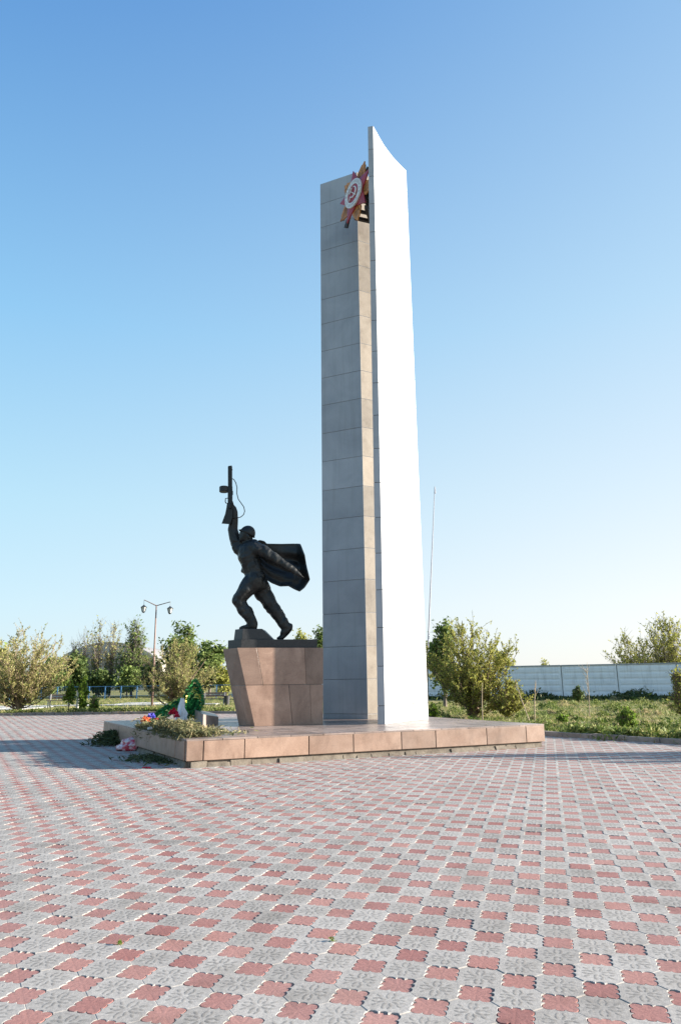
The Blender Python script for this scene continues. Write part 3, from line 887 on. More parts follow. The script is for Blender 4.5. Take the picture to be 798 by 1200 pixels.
me2.polygons.foreach_set('use_smooth', [True] * len(me2.polygons))
link('body', me2, M['bronze'], stat)
# helmet: domed shell with a short brim
b = MB()
hc = S(300, 476); hr = 46 * U
tilt = Matrix.Rotation(R(27), 3, 'Y')                       # tipped back
vs, fs = [], []; nu, nv2 = 28, 9
for j in range(nv2 + 1):
    th = R(2 + 90 * j / nv2)
    for i in range(nu):
        ph = 2 * math.pi * i / nu
        q = Vector((math.sin(th) * math.cos(ph), math.sin(th) * math.sin(ph) * .92, math.cos(th) * 1.08)) * hr
        if j == nv2: q = Vector((q.x * 1.10, q.y * 1.08, q.z)); q.x -= .03 if q.x < 0 else 0
        vs.append(hc + tilt @ q)
for j in range(nv2):
    for i in range(nu):
        i2 = (i + 1) % nu; fs.append([j * nu + i, (j + 1) * nu + i, (j + 1) * nu + i2, j * nu + i2])
fs.append([i for i in range(nu)])
b.add(vs, fs)
ho = b.build('helmet', M['bronze'], stat, smooth=True)
sm_ = ho.modifiers.new('s', 'SOLIDIFY'); sm_.thickness = .02; sm_.offset = -1
# cape: a wind-filled sheet from the collar to a curled trailing edge
def poly(pts, t):
    d = [0]
    for p, q in zip(pts, pts[1:]): d.append(d[-1] + math.dist(p[:2], q[:2]))
    t *= d[-1]
    for i in range(len(pts) - 1):
        if t <= d[i + 1] + 1e-9:
            k = (t - d[i]) / max(1e-9, d[i + 1] - d[i]); return Vector([pts[i][c] + (pts[i + 1][c] - pts[i][c]) * k for c in range(3)])
    return Vector(pts[-1])
topE = [(335, 528, -.05), (372, 514, .0), (398, 520, .06), (412, 535, .10), (500, 536, .18), (590, 534, .14), (608, 536, .05)]
botE = [(365, 680, -.02), (400, 735, .02), (440, 762, .02), (490, 782, .06), (540, 780, .0), (575, 800, .05), (602, 814, -.05)]
lefE = [(335, 528, -.05), (330, 600, .12), (365, 680, -.02)]
rigE = [(608, 536, .05), (632, 600, -.12), (640, 650, -.02), (662, 745, -.14), (632, 790, .02), (602, 814, -.05)]
nt_, ns_ = 44, 36; vs = []; fs = []
for i in range(nt_ + 1):
    t = i / nt_
    for j in range(ns_ + 1):
        s = j / ns_
        a, c, l_, r_ = poly(topE, t), poly(botE, t), poly(lefE, s), poly(rigE, s)
        q = a * (1 - s) + c * s + l_ * (1 - t) + r_ * t - (Vector(lefE[0]) * (1 - s) * (1 - t) + Vector(topE[-1]) * (1 - s) * t + Vector(lefE[-1]) * s * (1 - t) + Vector(rigE[-1]) * s * t)
        w_ = math.sin(math.pi * s) ** .6
        dz = .16 * w_ * (.4 + .6 * t) + .075 * math.sin(s * 17 - t * 5) * w_ * (.3 + .7 * t) * min(1, s * 2.2)
        if t > .86: dz -= .28 * ((t - .86) / .14) ** 1.3 * w_
        vs.append(S(q.x, q.y, q.z + dz))
for i in range(nt_):
    for j in range(ns_):
        k = i * (ns_ + 1) + j; fs.append([k, k + 1, k + ns_ + 2, k + ns_ + 1])
b = MB(); b.add(vs, fs); cp = b.build('cape', M['bronze'], stat, smooth=True)
sm_ = cp.modifiers.new('s', 'SOLIDIFY'); sm_.thickness = .03; sm_.offset = 0
# submachine gun
gun = MB(); GD = .06
def gbox(x0, x1, y0, y1, d0, d1):
    gun.prism([S(x, y1, d) for x, d in ((x0, d0), (x1, d0), (x1, d1), (x0, d1))], [S(x, y0, d) for x, d in ((x0, d0), (x1, d0), (x1, d1), (x0, d1))])
gun.tube([S(199, 204, GD), S(198.5, 84, GD)], 13.5 * U, 12)
gun.prism([S(186, 90, GD - .05), S(210, 90, GD - .05), S(210, 90, GD + .05), S(186, 90, GD + .05)], [S(188, 80, GD - .05), S(209, 77, GD - .05), S(209, 77, GD + .05), S(188, 80, GD + .05)])
gbox(208, 213, 98, 106, GD - .01, GD + .01)
gbox(185, 213, 200, 300, GD - .055, GD + .055)
gbox(211, 216, 225, 250, GD - .03, GD + .03)
stock = [(181, 296), (213, 296), (215, 330), (212, 380), (199, 421), (149, 417), (170, 360), (177, 325)]
gun.prism([S(x, y, GD - .05) for x, y in stock], [S(x, y, GD + .05) for x, y in stock])
gun.tube([S(186, 268, GD), S(172, 270, GD), S(171, 290, GD), S(178, 300, GD)], 3.2 * U, 6)
go = gun.build('submachine_gun', M['bronze'], stat, bevel=.006)
b = MB(); b.tube([S(163, 233, GD), S(163, 230, GD), S(163, 204, GD), S(163, 201, GD)], [25 * U, 28 * U, 28 * U, 25 * U], 24)
b.build('drum_magazine', M['bronze'], go)
b = MB()
sl = [(212, 155), (220, 158), (232, 178), (239, 205), (238, 240), (247, 275), (265, 300), (279, 320), (284, 345), (277, 365), (262, 378), (240, 384), (215, 382), (198, 378)]
b.tube([S(x, y, GD - .02) for x, y in sl], 2.6 * U, 6, flat=1.6)
b.build('sling', M['bronze'], go, smooth=True)

# ------------------------------------------------------------------ vegetation
def leaf_quads(rng, C, size, up=.3, aspect=1.7, droop=0.0):
    n = len(C)
    d = rng.normal(size=(n, 3)); d[:, 2] = d[:, 2] * .7 + up; d /= np.linalg.norm(d, axis=1)[:, None]
    e = rng.normal(size=(n, 3)); e -= (e * d).sum(1)[:, None] * d; e /= np.linalg.norm(e, axis=1)[:, None]
    s = size * rng.uniform(.6, 1.35, n)[:, None]
    a, c = d * s * aspect * .5, e * s * .5
    return np.stack([C - a, C + c * .9 - a * .1, C + a, C - c * .9 - a * .1], 1)

KINDS = dict(                    # zb crown base, limbs, twigs per limb, twig length, upward pull, limb start, widest height
    upright=dict(zb=.06, nl=60, nt=20, tl=.17, up=.75, ls=(.04, .40), wide=.50, pw=.8),
    dense=dict(zb=.08, nl=30, nt=15, tl=.13, up=.25, ls=(.12, .60), wide=.45, pw=.55),
    bare=dict(zb=.22, nl=20, nt=13, tl=.16, up=.8, ls=(.12, .65), wide=.62, pw=.8),
    bush=dict(zb=.03, nl=80, nt=15, tl=.17, up=.8, ls=(.0, .25), wide=.60, pw=.6),
    sapling=dict(zb=.15, nl=16, nt=6, tl=.10, up=.5, ls=(.10, .85), wide=.45, pw=.8))
def tree(name, label, cat, base, H, HW, kind, leafm, barkm, nleaf, lsize, seed, stems=1, group=None, trunk_r=.09, lean=0.0, clump=1.3):
    """trunk, limbs and twigs as one tapered mesh; crown of leaf faces gathered along the twigs"""
    rnd = random.Random(seed); rng = np.random.default_rng(seed)
    root = empty(name, tuple(base), label, cat, group)
    K = KINDS[kind]; base = Vector(base); b = MB()
    def env(z01, az):                                      # crown half width at a height, uneven all round
        t = (z01 - K['zb']) / (1 - K['zb'])
        if t <= 0 or t >= 1: return 0
        w_ = K['wide']
        sh = math.sin(math.pi * .5 * t / w_) if t < w_ else math.cos(math.pi * .5 * (t - w_) / (1 - w_))
        n_ = mnoise.noise(Vector((math.cos(az) * 1.3 + seed, math.sin(az) * 1.3, z01 * 3.0)))
        return HW * max(.05, sh) ** K['pw'] * (1 + (.25 if kind == 'bush' else .42) * n_)
    stemp = []
    for s_ in range(stems):
        a = 2 * math.pi * s_ / stems + rnd.uniform(-.6, .6)
        o = Vector((math.cos(a), math.sin(a), 0)); fl_ = 0 if stems == 1 else rnd.uniform(.25, .6)
        hh_ = H * rnd.uniform(.62, .85) if kind != 'bush' else H * rnd.uniform(.45, .8)
        pts = []
        for k in range(8):
            t = k / 7
            pts.append(base + o * (.04 * HW * (stems > 1) + HW * fl_ * t ** 1.4) + Vector((rnd.gauss(0, .03) * HW, rnd.gauss(0, .03) * HW, hh_ * t)) * (1 if k else 0) + Vector((lean * H * t, 0, 0)))
        pts[0] = base + o * (.05 * HW * (stems > 1)); pts[0].z = base.z
        b.tube(pts, [trunk_r * (1 - .85 * k / 7) + .006 for k in range(8)], 7, cap=False); stemp.append(pts)
    twigs = []
    for i in range(K['nl']):
        st = stemp[i % stems]; t0 = rnd.uniform(*K['ls']); f = t0 * 7; k = min(6, int(f)); p0 = st[k].lerp(st[k + 1], f - k)
        r0 = (trunk_r * (1 - .85 * t0) + .006) * .5
        az = rnd.uniform(0, 2 * math.pi)
        zt = rnd.uniform(max(K['zb'] + .08, (p0.z - base.z) / H * .9), 1.0) ** (.85)
        rr_ = env(min(zt, .985), az) * rnd.uniform(.45, 1.0)
        e_ = base + Vector((math.cos(az) * rr_ + lean * H * zt, math.sin(az) * rr_, zt * H))
        m_ = p0.lerp(e_, .5) + Vector((0, 0, (.10 if K['up'] < .5 else -.04) * H)) + Vector((rnd.gauss(0, .06), rnd.gauss(0, .06), rnd.gauss(0, .03))) * HW
        n = 7; L_ = []
        for q in range(n + 1):
            t = q / n
            L_.append(p0 * (1 - t) ** 2 + m_ * 2 * t * (1 - t) + e_ * t * t + Vector((rnd.gauss(0, .012), rnd.gauss(0, .012), rnd.gauss(0, .012))) * H * (q > 0))
        b.tube(L_, [max(.006, r0 * (1 - .9 * q / n)) for q in range(n + 1)], 4, cap=False)
        for _ in range(K['nt']):
            f = rnd.uniform(.22, 1) * n; k = min(n - 1, int(f)); q0 = L_[k].lerp(L_[k + 1], f - k)
            d = (L_[k + 1] - L_[k]).normalized()
            v = (d * .5 + Vector((rnd.gauss(0, .6), rnd.gauss(0, .6), rnd.gauss(0, .35) + K['up']))).normalized()
            ln = K['tl'] * H * rnd.uniform(.5, 1.3)
            q1 = q0 + v * ln * .5; q2 = q1 + (v + Vector((rnd.gauss(0, .3), rnd.gauss(0, .3), rnd.gauss(0, .2)))).normalized() * ln * .5
            b.tube([q0, q1, q2], [max(.005, r0 * .25), .005 + .0008 * H, .003 + .0004 * H], 3, cap=False)
            twigs.append((q0, q1)); twigs.append((q1, q2))
    b.build('trunk', barkm, root)
    if nleaf:
        A = np.array([tuple(a) for a, _ in twigs]); Bq = np.array([tuple(c) for _, c in twigs])
        wts = rng.gamma(clump if kind in ('dense', 'bare') else 2.6, 1.0, len(A)); wts /= wts.sum()
        idx = rng.choice(len(A), nleaf, p=wts); t = rng.uniform(0, 1, nleaf)[:, None]
        C = A[idx] * (1 - t) + Bq[idx] * t + rng.normal(0, lsize * (1.1 if kind == 'dense' else .55), (nleaf, 3))
        C[:, 2] = np.maximum(C[:, 2], base[2] + .05)
        Q = leaf_quads(rng, C, lsize, up=.6 if kind in ('upright', 'bush') else .1)
        cl = rng.normal(.5, .2, len(A))[idx]
        np_mesh('crown', Q, None, leafm, np.clip(cl + rng.normal(0, .17, nleaf), 0, 1), root)
    return root

def tpos(px, Y):
    p = at(px, 800, Y); return Vector((p.x, Y, -.02))
def tsize(px, Y, top, hw):
    p = at(px, top, Y); q = at(px + hw, top, Y)
    return p.z, (q - p).length
def T(name, label, cat, px, Y, top, hw, kind, leafm, barkm, nleaf, lsize, seed, **k):
    H, HW = tsize(px, Y, top, hw)
    return tree(name, label, cat, tpos(px, Y), H + .02, HW, kind, M[leafm], M[barkm], nleaf, lsize, seed, **k)

# left side
T('olive_tree', 'big airy olive brown tree by the kerb at far left', 'tree', 24, 38.6, 735, 72, 'upright', 'leaf_olive', 'bark_pale', 20000, .060, 11, stems=3, trunk_r=.07)
T('elm_tree', 'low spreading olive green tree by the kerb beside wreath', 'tree', 208, 38.8, 755, 62, 'upright', 'leaf_olive', 'bark', 16000, .058, 12, stems=2, trunk_r=.07)
T('sapling', 'taller bright green sapling by the kerb', 'sapling', 98, 38.4, 793, 9, 'sapling', 'leaf_bright', 'bark', 900, .11, 13, trunk_r=.03)
T('sapling', 'shorter yellow green sapling left of its taller twin', 'sapling', 83, 38.6, 799, 7, 'sapling', 'leaf_bright', 'bark', 500, .11, 14, trunk_r=.025)
T('shrub', 'small round bright shrub right of the green saplings', 'shrub', 113, 38.6, 818, 6, 'bush', 'leaf_bright', 'bark', 700, .09, 15, stems=4, trunk_r=.02)
bz = 'trees beyond the blue fence'
far = [
 ('bush', 'dark broad bush under the bare trees beyond fence', 'bush', 88, 78, 768, 15, 'dense', 'leaf_dark', 'bark_grey', 4200, .22, 21, {}),
 ('bush', 'dark low bush in front of the grey hangar', 'bush', 117, 79, 786, 17, 'dense', 'leaf_dark', 'bark_grey', 4200, .22, 22, {}),
 ('bush', 'mid green bush beyond fence left of the lamp post', 'bush', 150, 77, 783, 16, 'dense', 'leaf_green', 'bark_grey', 4000, .2, 23, {}),
 ('bush', 'dark bush beyond the fence right of lamp post', 'bush', 178, 80, 778, 17, 'dense', 'leaf_dark', 'bark_grey', 4000, .22, 24, {}),
 ('bare_tree', 'thin leafless tree leftmost of the bare group', 'tree', 86, 84, 747, 8, 'bare', 'leaf_olive', 'bark_grey', 150, .16, 25, {}),
 ('bare_tree', 'slender bare tree second in the bare group', 'tree', 97, 86, 741, 8, 'bare', 'leaf_olive', 'bark_grey', 250, .16, 26, {}),
 ('bare_tree', 'tall grey half bare tree before the hangar roof', 'tree', 114, 84, 731, 17, 'bare', 'leaf_olive', 'bark_grey', 700, .16, 27, {}),
 ('bare_tree', 'dense twiggy bare tree rightmost of the bare group', 'tree', 129, 85, 734, 16, 'bare', 'leaf_olive', 'bark_grey', 700, .16, 28, {}),
 ('poplar_tree', 'loose pale green tree left of the lamp post', 'tree', 155, 82, 731, 23, 'upright', 'leaf_green', 'bark_grey', 2800, .2, 29, {}),
 ('broad_tree', 'full rounded green tree right of the lamp post', 'tree', 212, 86, 734, 26, 'dense', 'leaf_green', 'bark_grey', 6500, .26, 30, {}),
 ('broad_tree', 'dark green tree between round tree and pedestal', 'tree', 246, 80, 753, 26, 'dense', 'leaf_green', 'bark_grey', 6500, .24, 31, {}),
 ('broad_tree', 'green tree partly hidden by the granite pedestal', 'tree', 285, 82, 757, 24, 'dense', 'leaf_green', 'bark_grey', 5000, .24, 32, {}),
 ('bush', 'green bush at fence near the pedestal foot', 'bush', 233, 77, 786, 18, 'dense', 'leaf_green', 'bark_grey', 4200, .2, 33, {}),
 ('bush', 'sunlit green bush directly left of the pedestal', 'bush', 262, 76, 784, 15, 'dense', 'leaf_spring', 'bark_grey', 3600, .2, 34, {}),
 ('broad_tree', 'treetop peeping over the statue plinth', 'tree', 352, 88, 745, 15, 'dense', 'leaf_spring', 'bark_grey', 3600, .24, 35, {}),
 ('broad_tree', 'treetop peeping between plinth and shaded pylon', 'tree', 377, 84, 737, 9, 'dense', 'leaf_green', 'bark_grey', 2600, .24, 36, {}),
 ('bush', 'olive bush behind the big tree at far left', 'bush', 10, 76, 772, 22, 'dense', 'leaf_green', 'bark_grey', 4500, .22, 37, {}),
 ('bush', 'green bush between far left tree and bare group', 'bush', 60, 76, 774, 20, 'dense', 'leaf_green', 'bark_grey', 4500, .22, 38, {}),
 ('broad_tree', 'dim green tree behind the far left olive tree', 'tree', -12, 80, 752, 26, 'dense', 'leaf_olive', 'bark_grey', 5000, .24, 39, {}),
 ('bush', 'low bush under the full rounded tree', 'bush', 205, 76, 790, 16, 'dense', 'leaf_dark', 'bark_grey', 3600, .2, 40, {}),
]
for nm, lab, cat, px, Y, top, hw, kind, lm, bm_, nl, ls, sd_, kw in far:
    T(nm, lab, cat, px, Y, top, hw, kind, lm, bm_, nl, ls, sd_, group=bz, trunk_r=.16 if 'tree' in nm else .08, **kw)
# right side
T('willow_bush', 'large yellow green many stemmed bush right of the white pylon', 'bush', 553, 30.5, 735, 58, 'bush', 'leaf_spring', 'bark', 24000, .056, 51, stems=9, trunk_r=.05)
T('broad_tree', 'dark green tree behind the big bush', 'tree', 520, 42, 734, 17, 'dense', 'leaf_green', 'bark_grey', 5500, .14, 52, trunk_r=.12)
T('willow_bush', 'low yellowish bush leaning right of the big bush', 'bush', 592, 29.5, 796, 30, 'bush', 'leaf_spring', 'bark', 4200, .065, 53, stems=6, trunk_r=.025)
T('broad_tree', 'small leafy tree rising behind the left end of wall', 'tree', 590, 66, 768, 18, 'dense', 'leaf_spring', 'bark_grey', 3600, .18, 54, trunk_r=.12)
T('broad_tree', 'tiny distant treetop over the middle of the wall', 'tree', 639, 95, 775, 7, 'dense', 'leaf_spring', 'bark_grey', 900, .2, 55, trunk_r=.12)
T('broad_tree', 'loose pale tree behind wall left of the tallest', 'tree', 745, 60, 742, 40, 'upright', 'leaf_spring', 'bark_grey', 5200, .11, 56, stems=3, trunk_r=.07)
T('broad_tree', 'tallest pale tree behind wall at right edge', 'tree', 786, 58, 726, 36, 'upright', 'leaf_spring', 'bark_grey', 6500, .11, 57, stems=3, trunk_r=.08)
T('shrub', 'compact bright green shrub close to the right kerb', 'shrub', 730, 21.6, 832, 13, 'bush', 'leaf_bright', 'bark', 2200, .055, 58, stems=7, trunk_r=.012)
T('shrub', 'twiggy green shrub cut by the right frame edge', 'shrub', 797, 23.5, 786, 14, 'upright', 'leaf_spring', 'bark', 1800, .06, 59, stems=4, trunk_r=.02)
T('shrub', 'squat green shrub behind the platform corner', 'shrub', 655, 26, 838, 8, 'bush', 'leaf_bright', 'bark', 900, .06, 60, stems=6, trunk_r=.012)
T('shrub', 'tall dark weedy shrub against the concrete wall', 'shrub', 676, 47, 806, 8, 'upright', 'leaf_dark', 'bark', 1300, .09, 61, stems=4, trunk_r=.02)
T('shrub', 'small bright shrub at foot of the white pylon', 'shrub', 506, 29, 826, 7, 'bush', 'leaf_bright', 'bark', 1100, .07, 62, stems=5, trunk_r=.012)
# the trees out of frame on the right whose shadows cross the paving
for k_, (x_, y_, h_, lab_) in enumerate(((12.0, 15.3, 2.9, 'tallest slim half bare tree beside the kerb beyond the right edge'), (12.6, 14.7, 2.5, 'middle slim half bare tree beside the kerb beyond the right edge'), (13.2, 14.0, 2.3, 'nearest slim half bare tree beside the kerb beyond the right edge'))):
    tree('bare_tree', lab_, 'tree', Vector((x_, y_, -.02)), h_, .45, 'upright', M['leaf_olive'], M['bark'], 1800, .05, 71 + k_, trunk_r=.06)

# grass and weeds
def in_lawn(x, y): return not inside(x, y)
def blades(name, pts, h0, h1, wd, mat, seed, lean=.35, parent=None):
    rng = np.random.default_rng(seed); n = len(pts)
    h = rng.uniform(h0, h1, n)[:, None] * np.clip(rng.gamma(4, .25, n), .4, 2)[:, None]
    a = rng.uniform(0, 2 * np.pi, n)
    d = np.stack([np.cos(a), np.sin(a), np.zeros(n)], 1) * wd * rng.uniform(.6, 1.4, n)[:, None]
    tip = np.stack([rng.normal(0, lean, n), rng.normal(0, lean, n), np.ones(n)], 1) * h
    V = np.stack([pts - d, pts + d, pts + tip], 1)
    return V, rng
rng = np.random.default_rng(17)
def scatter(n, xr, yfun, cond):
    out = []
    while len(out) < n:
        x, y = yfun()
        if cond(x, y): out.append((x, y, -.03))
    return np.array(out)
rnd = random.Random(23)
def right_pt():
    y = 16 + 34 * rnd.random() ** 1.6
    return rnd.uniform(.02 * y + 1, .56 * y + 3), y
def left_pt():
    y = 37 + 38 * rnd.random() ** 1.7
    return rnd.uniform(-.56 * y - 3, .05 * y), y
def clump(x, y, s=.6):
    return mnoise.noise(Vector((x * s, y * s, 3.3))) + .5 * mnoise.noise(Vector((x * s * 3, y * s * 3, 9.1)))
pr_ = scatter(42000, None, right_pt, lambda x, y: in_lawn(x, y) and clump(x, y) > rnd.uniform(-.75, .45))
pl_ = scatter(30000, None, left_pt, lambda x, y: in_lawn(x, y) and clump(x, y) > rnd.uniform(-.8, .35))
for P_, nm_, h0, h1, sd_ in ((pr_, 'grass', .04, .13, 1), (pl_, 'grass', .05, .15, 2)):
    V, rg_ = blades(nm_, P_, h0, h1, .020, M['grass'], sd_, lean=.8)
    cl = np.array([mnoise.noise(Vector((x * .5, y * .5, 1.0))) for x, y, z in P_])
    o = np_mesh(nm_, V, None, M['grass'], np.clip(.55 + cl * .8 + rg_.normal(0, .24, len(P_)), 0, 1))
    tag(o, 'patchy spring grass on the lawn ' + ('right of the platform' if sd_ == 1 else 'beyond the left kerb'), 'grass', kind='stuff')
WP0, WST = Vector((20.28, 52.0, 0)), Vector((-3.51, 1.91, 0))
wn = Vector((-1.91, -3.51, 0)).normalized()
def weed_pt():
    s = rnd.uniform(-6, 7.5); off = abs(rnd.gauss(0, 1.6)) + .1
    p = WP0 + WST * s + wn * off; return p.x, p.y
pw = scatter(15000, None, weed_pt, lambda x, y: clump(x, y, .9) > rnd.uniform(-.7, .3))
rngw = np.random.default_rng(5)
hh = np.array([.22 + .8 * max(0, clump(x, y, .5)) for x, y, z in pw])
Cw = pw + np.stack([rngw.normal(0, .1, len(pw)), rngw.normal(0, .1, len(pw)), rngw.uniform(.03, 1, len(pw)) * hh], 1)
tag(np_mesh('weeds', leaf_quads(rngw, Cw, .13, up=.6, aspect=2.2), None, M['weeds'], rngw.uniform(0, 1, len(pw))), 'dark rank weeds growing along the foot of the wall', 'weeds', kind='stuff')
# leafy tufts over the right lawn
tc_, th_ = [], []
while len(tc_) < 230:
    x, y = right_pt()
    if in_lawn(x, y) and (Vector((x, y, 0)) - WP0).dot(wn) > 2.5:
        tc_.append((x, y)); th_.append(rnd.choice([.12, .18, .25, .35]))
Ct, tt = [], []
for (x, y), h_ in zip(tc_, th_):
    n_ = int(40 + 260 * h_); tone = rnd.choice([.1, .3, .45, .95]); k_ = np.array([h_ * 1.1, h_ * 1.1])
    r_ = rngw.normal(0, .5, (n_, 2)) * k_
    Ct.append(np.stack([x + r_[:, 0], y + r_[:, 1], rngw.uniform(.0, 1, n_) * h_ * np.exp(-(r_ ** 2).sum(1) / (h_ * h_))], 1)); tt.append(np.clip(rngw.normal(tone, .15, n_), 0, 1))
Ct = np.concatenate(Ct); tt = np.concatenate(tt)
tag(np_mesh('weeds', leaf_quads(rngw, Ct, .05, up=.9, aspect=2.8), None, M['grass'], tt), 'leafy weed tufts scattered over the right lawn', 'weeds', kind='stuff')
# weeds hugging the two kerbs
def kerb_pt():
    i = rnd.choice([4, 5, 5, 10, 11, 11]); a, c = Vector(PLAZA[i]), Vector(PLAZA[i + 1]); p = a.lerp(c, rnd.random())
    d = (c - a).normalized(); nrm = Vector((d.y, -d.x)); p = p + nrm * (.2 + abs(rnd.gauss(0, .35)))
    return p.x, p.y
pk = scatter(6000, None, kerb_pt, lambda x, y: in_lawn(x, y) and clump(x, y, 1.2) > rnd.uniform(-.5, .4))
Ck = pk + np.stack([rngw.normal(0, .05, len(pk)), rngw.normal(0, .05, len(pk)), rngw.uniform(.03, .33, len(pk))], 1)
tag(np_mesh('weeds', leaf_quads(rngw, Ck, .06, up=.7, aspect=2.6), None, M['grass'], rngw.uniform(0, .8, len(pk))), 'green and straw weeds growing close behind the kerb', 'weeds', kind='stuff')

# dry stalks and a leaning stake on the right lawn
def stalk(px, Y, y0, y1, lean, label, twigs, seed):
    r = random.Random(seed); b = MB()
    p0 = Vector((at(px, y1, Y).x, Y, -.02)); p1 = at(px + lean, y0, Y)
    b.tube([p0, p0.lerp(p1, .5) + Vector((r.uniform(-.04, .04), 0, 0)), p1], [.022, .018, .01], 6)
    for _ in range(twigs):
        t = r.uniform(.3, .95); q = p0.lerp(p1, t); d = Vector((r.gauss(0, .35), r.gauss(0, .35), r.uniform(.5, 1))).normalized()
        b.tube([q, q + d * r.uniform(.2, .5)], [.008, .004], 4)
    o = b.build('dry_stalk' if twigs else 'wooden_stake', M['dry_stalk'])
    return tag(o, label, 'stalk' if twigs else 'stake')
stalk(626, 27, 800, 838, 1, 'upright dry brown stalk right of the leaning stake', 7, 1)
stalk(690, 29, 783, 838, -3, 'tallest dry stalk on lawn before the wall', 16, 2)
stalk(620, 26.5, 796, 838, -17, 'bare stake leaning left beside the big bush', 0, 3)
stalk(565, 28, 800, 840, 0, 'thin pale stick standing before the big bush', 0, 4)

# ------------------------------------------------------------------ concrete fence wall
wl = empty('concrete_wall', tuple(WP0), 'long whitewashed concrete panel wall with weeds at its foot', 'wall')
wd = WST.normalized(); wax = Matrix((wd, -wn, Vector((0, 0, 1)))).transposed()
for k in range(-5, 8):
    a = WP0 + WST * k; c = a + WST
    b = MB(); hgt = 2.43
    mid = (a + c) / 2
    b.box(mid + Vector((0, 0, hgt / 2 - .1)), (3.935, .12, hgt + .2), wax)
    # shallow horizontal ribs of the panel
    for r_ in range(5):
        z = .28 + r_ * .46
        q0, q1 = a + wd * .12, c - wd * .12
        f = wn * .061
        vs = [q0 + f + Vector((0, 0, z - .20)), q1 + f + Vector((0, 0, z - .20)), q1 + f + Vector((0, 0, z + .20)), q0 + f + Vector((0, 0, z + .20)),
              q0 + f + wn * .022 + wd * .1 + Vector((0, 0, z - .10)), q1 + f + wn * .022 - wd * .1 + Vector((0, 0, z - .10)), q1 + f + wn * .022 - wd * .1 + Vector((0, 0, z + .10)), q0 + f + wn * .022 + wd * .1 + Vector((0, 0, z + .10))]
        b.add(vs, [[4, 5, 6, 7], [0, 1, 5, 4], [1, 2, 6, 5], [2, 3, 7, 6], [3, 0, 4, 7], [3, 2, 1, 0]])
    b.build('panel', M['wall'], wl)
    b = MB(); b.box(a + Vector((0, 0, hgt / 2 - .1)) - wn * .0, (.06, .135, hgt + .19), wax); b.build('joint_strip', M['joint'], wl)
    b = MB(); b.box(mid + Vector((0, 0, hgt + .03)), (3.97, .20, .10), wax)
    b.build('coping', M['concrete_pale'], wl, bevel=.01)

# ------------------------------------------------------------------ blue fence, lawn paths, benches
fc = empty('metal_fence', (-22, 72, 0), 'low blue metal fence running behind the left lawn', 'fence')
x = -42.0; px_prev = None
while x < 4:
    b = MB(); b.box((x, 72, .62), (.09, .07, 1.26)); b.build('post', M['blue_paint'], fc); x += 1.62
b = MB(); b.box((-19, 72, 1.23), (46.5, .03, .045)); b.box((-19, 72, .30), (46.5, .02, .025)); b.build('rail', M['blue_paint'], fc)
b = MB()
for k in range(int(46 / .18)):
    b.box((-42 + k * .18, 72, .75), (.006, .006, .9))
b.build('bars', M['blue_paint'], fc)
def slab_path(name, x0, x1, y0, y1):
    b = MB(); n = max(1, int((x1 - x0) / 1.2)); r = random.Random(int(x0 * 10))
    for i in range(n):
        xa, xb = x0 + (x1 - x0) * i / n, x0 + (x1 - x0) * (i + 1) / n - .03
        z = .04 + r.uniform(-.01, .02)
        b.prism([Vector((xa, y0, -.03)), Vector((xb, y0, -.03)), Vector((xb, y1, -.03)), Vector((xa, y1, -.03))], [Vector((xa, y0, z)), Vector((xb, y0, z)), Vector((xb, y1, z)), Vector((xa, y1, z))])
    tag(b.build(name, M['concrete_pale']), kind='structure')
slab_path('path', -27, -9, 50.5, 52.3)
slab_path('path', -24, -20.5, 44.5, 50.4)
slab_path('path', -17.2, -14.2, 52.4, 57)
def bench(px, Y, label):
    p = at(px, 820, Y); p.z = 0
    root = empty('park_bench', tuple(p), label, 'bench', 'benches on the left lawn')
    b = MB()
    for k in range(3): b.box(p + Vector((0, -.16 + k * .15, .45)), (1.7, .12, .04))
    b.build('seat', M['wood'], root)
    b = MB()
    for k in range(2): b.box(p + Vector((0, .24 + k * .03, .62 + k * .17)), (1.7, .035, .12))
    b.build('backrest', M['wood'], root)
    for sx in (-.7, .7):
        b = MB(); b.box(p + Vector((sx, -.14, .2)), (.07, .06, .46)); b.box(p + Vector((sx, .2, .42)), (.07, .06, .86)); b.build('leg', M['concrete_pale'], root)
bench(70, 49, 'grey wooden bench left of the green saplings')
bench(251, 49.5, 'dark bench on lawn just left of the pedestal')
b = MB(); p = at(266, 820, 49); p.z = 0
b.tube([p + Vector((0, 0, -.02)), p + Vector((0, 0, .55)), p + Vector((0, 0, .62))], [.17, .22, .23], 14)
tag(b.build('litter_bin', M['black_iron'], smooth=False), 'small dark litter bin beside the bench near pedestal', 'bin')
b = MB(); p = at(92, 815, 45); p.z = 0
b.box(p + Vector((0, 0, .55)), (.13, .13, 1.14)); b.box(p + Vector((0, 0, 1.13)), (.17, .17, .05))
tag(b.build('marker_post', M['concrete_pale'], bevel=.01), 'short pale concrete post standing between the two saplings', 'post')

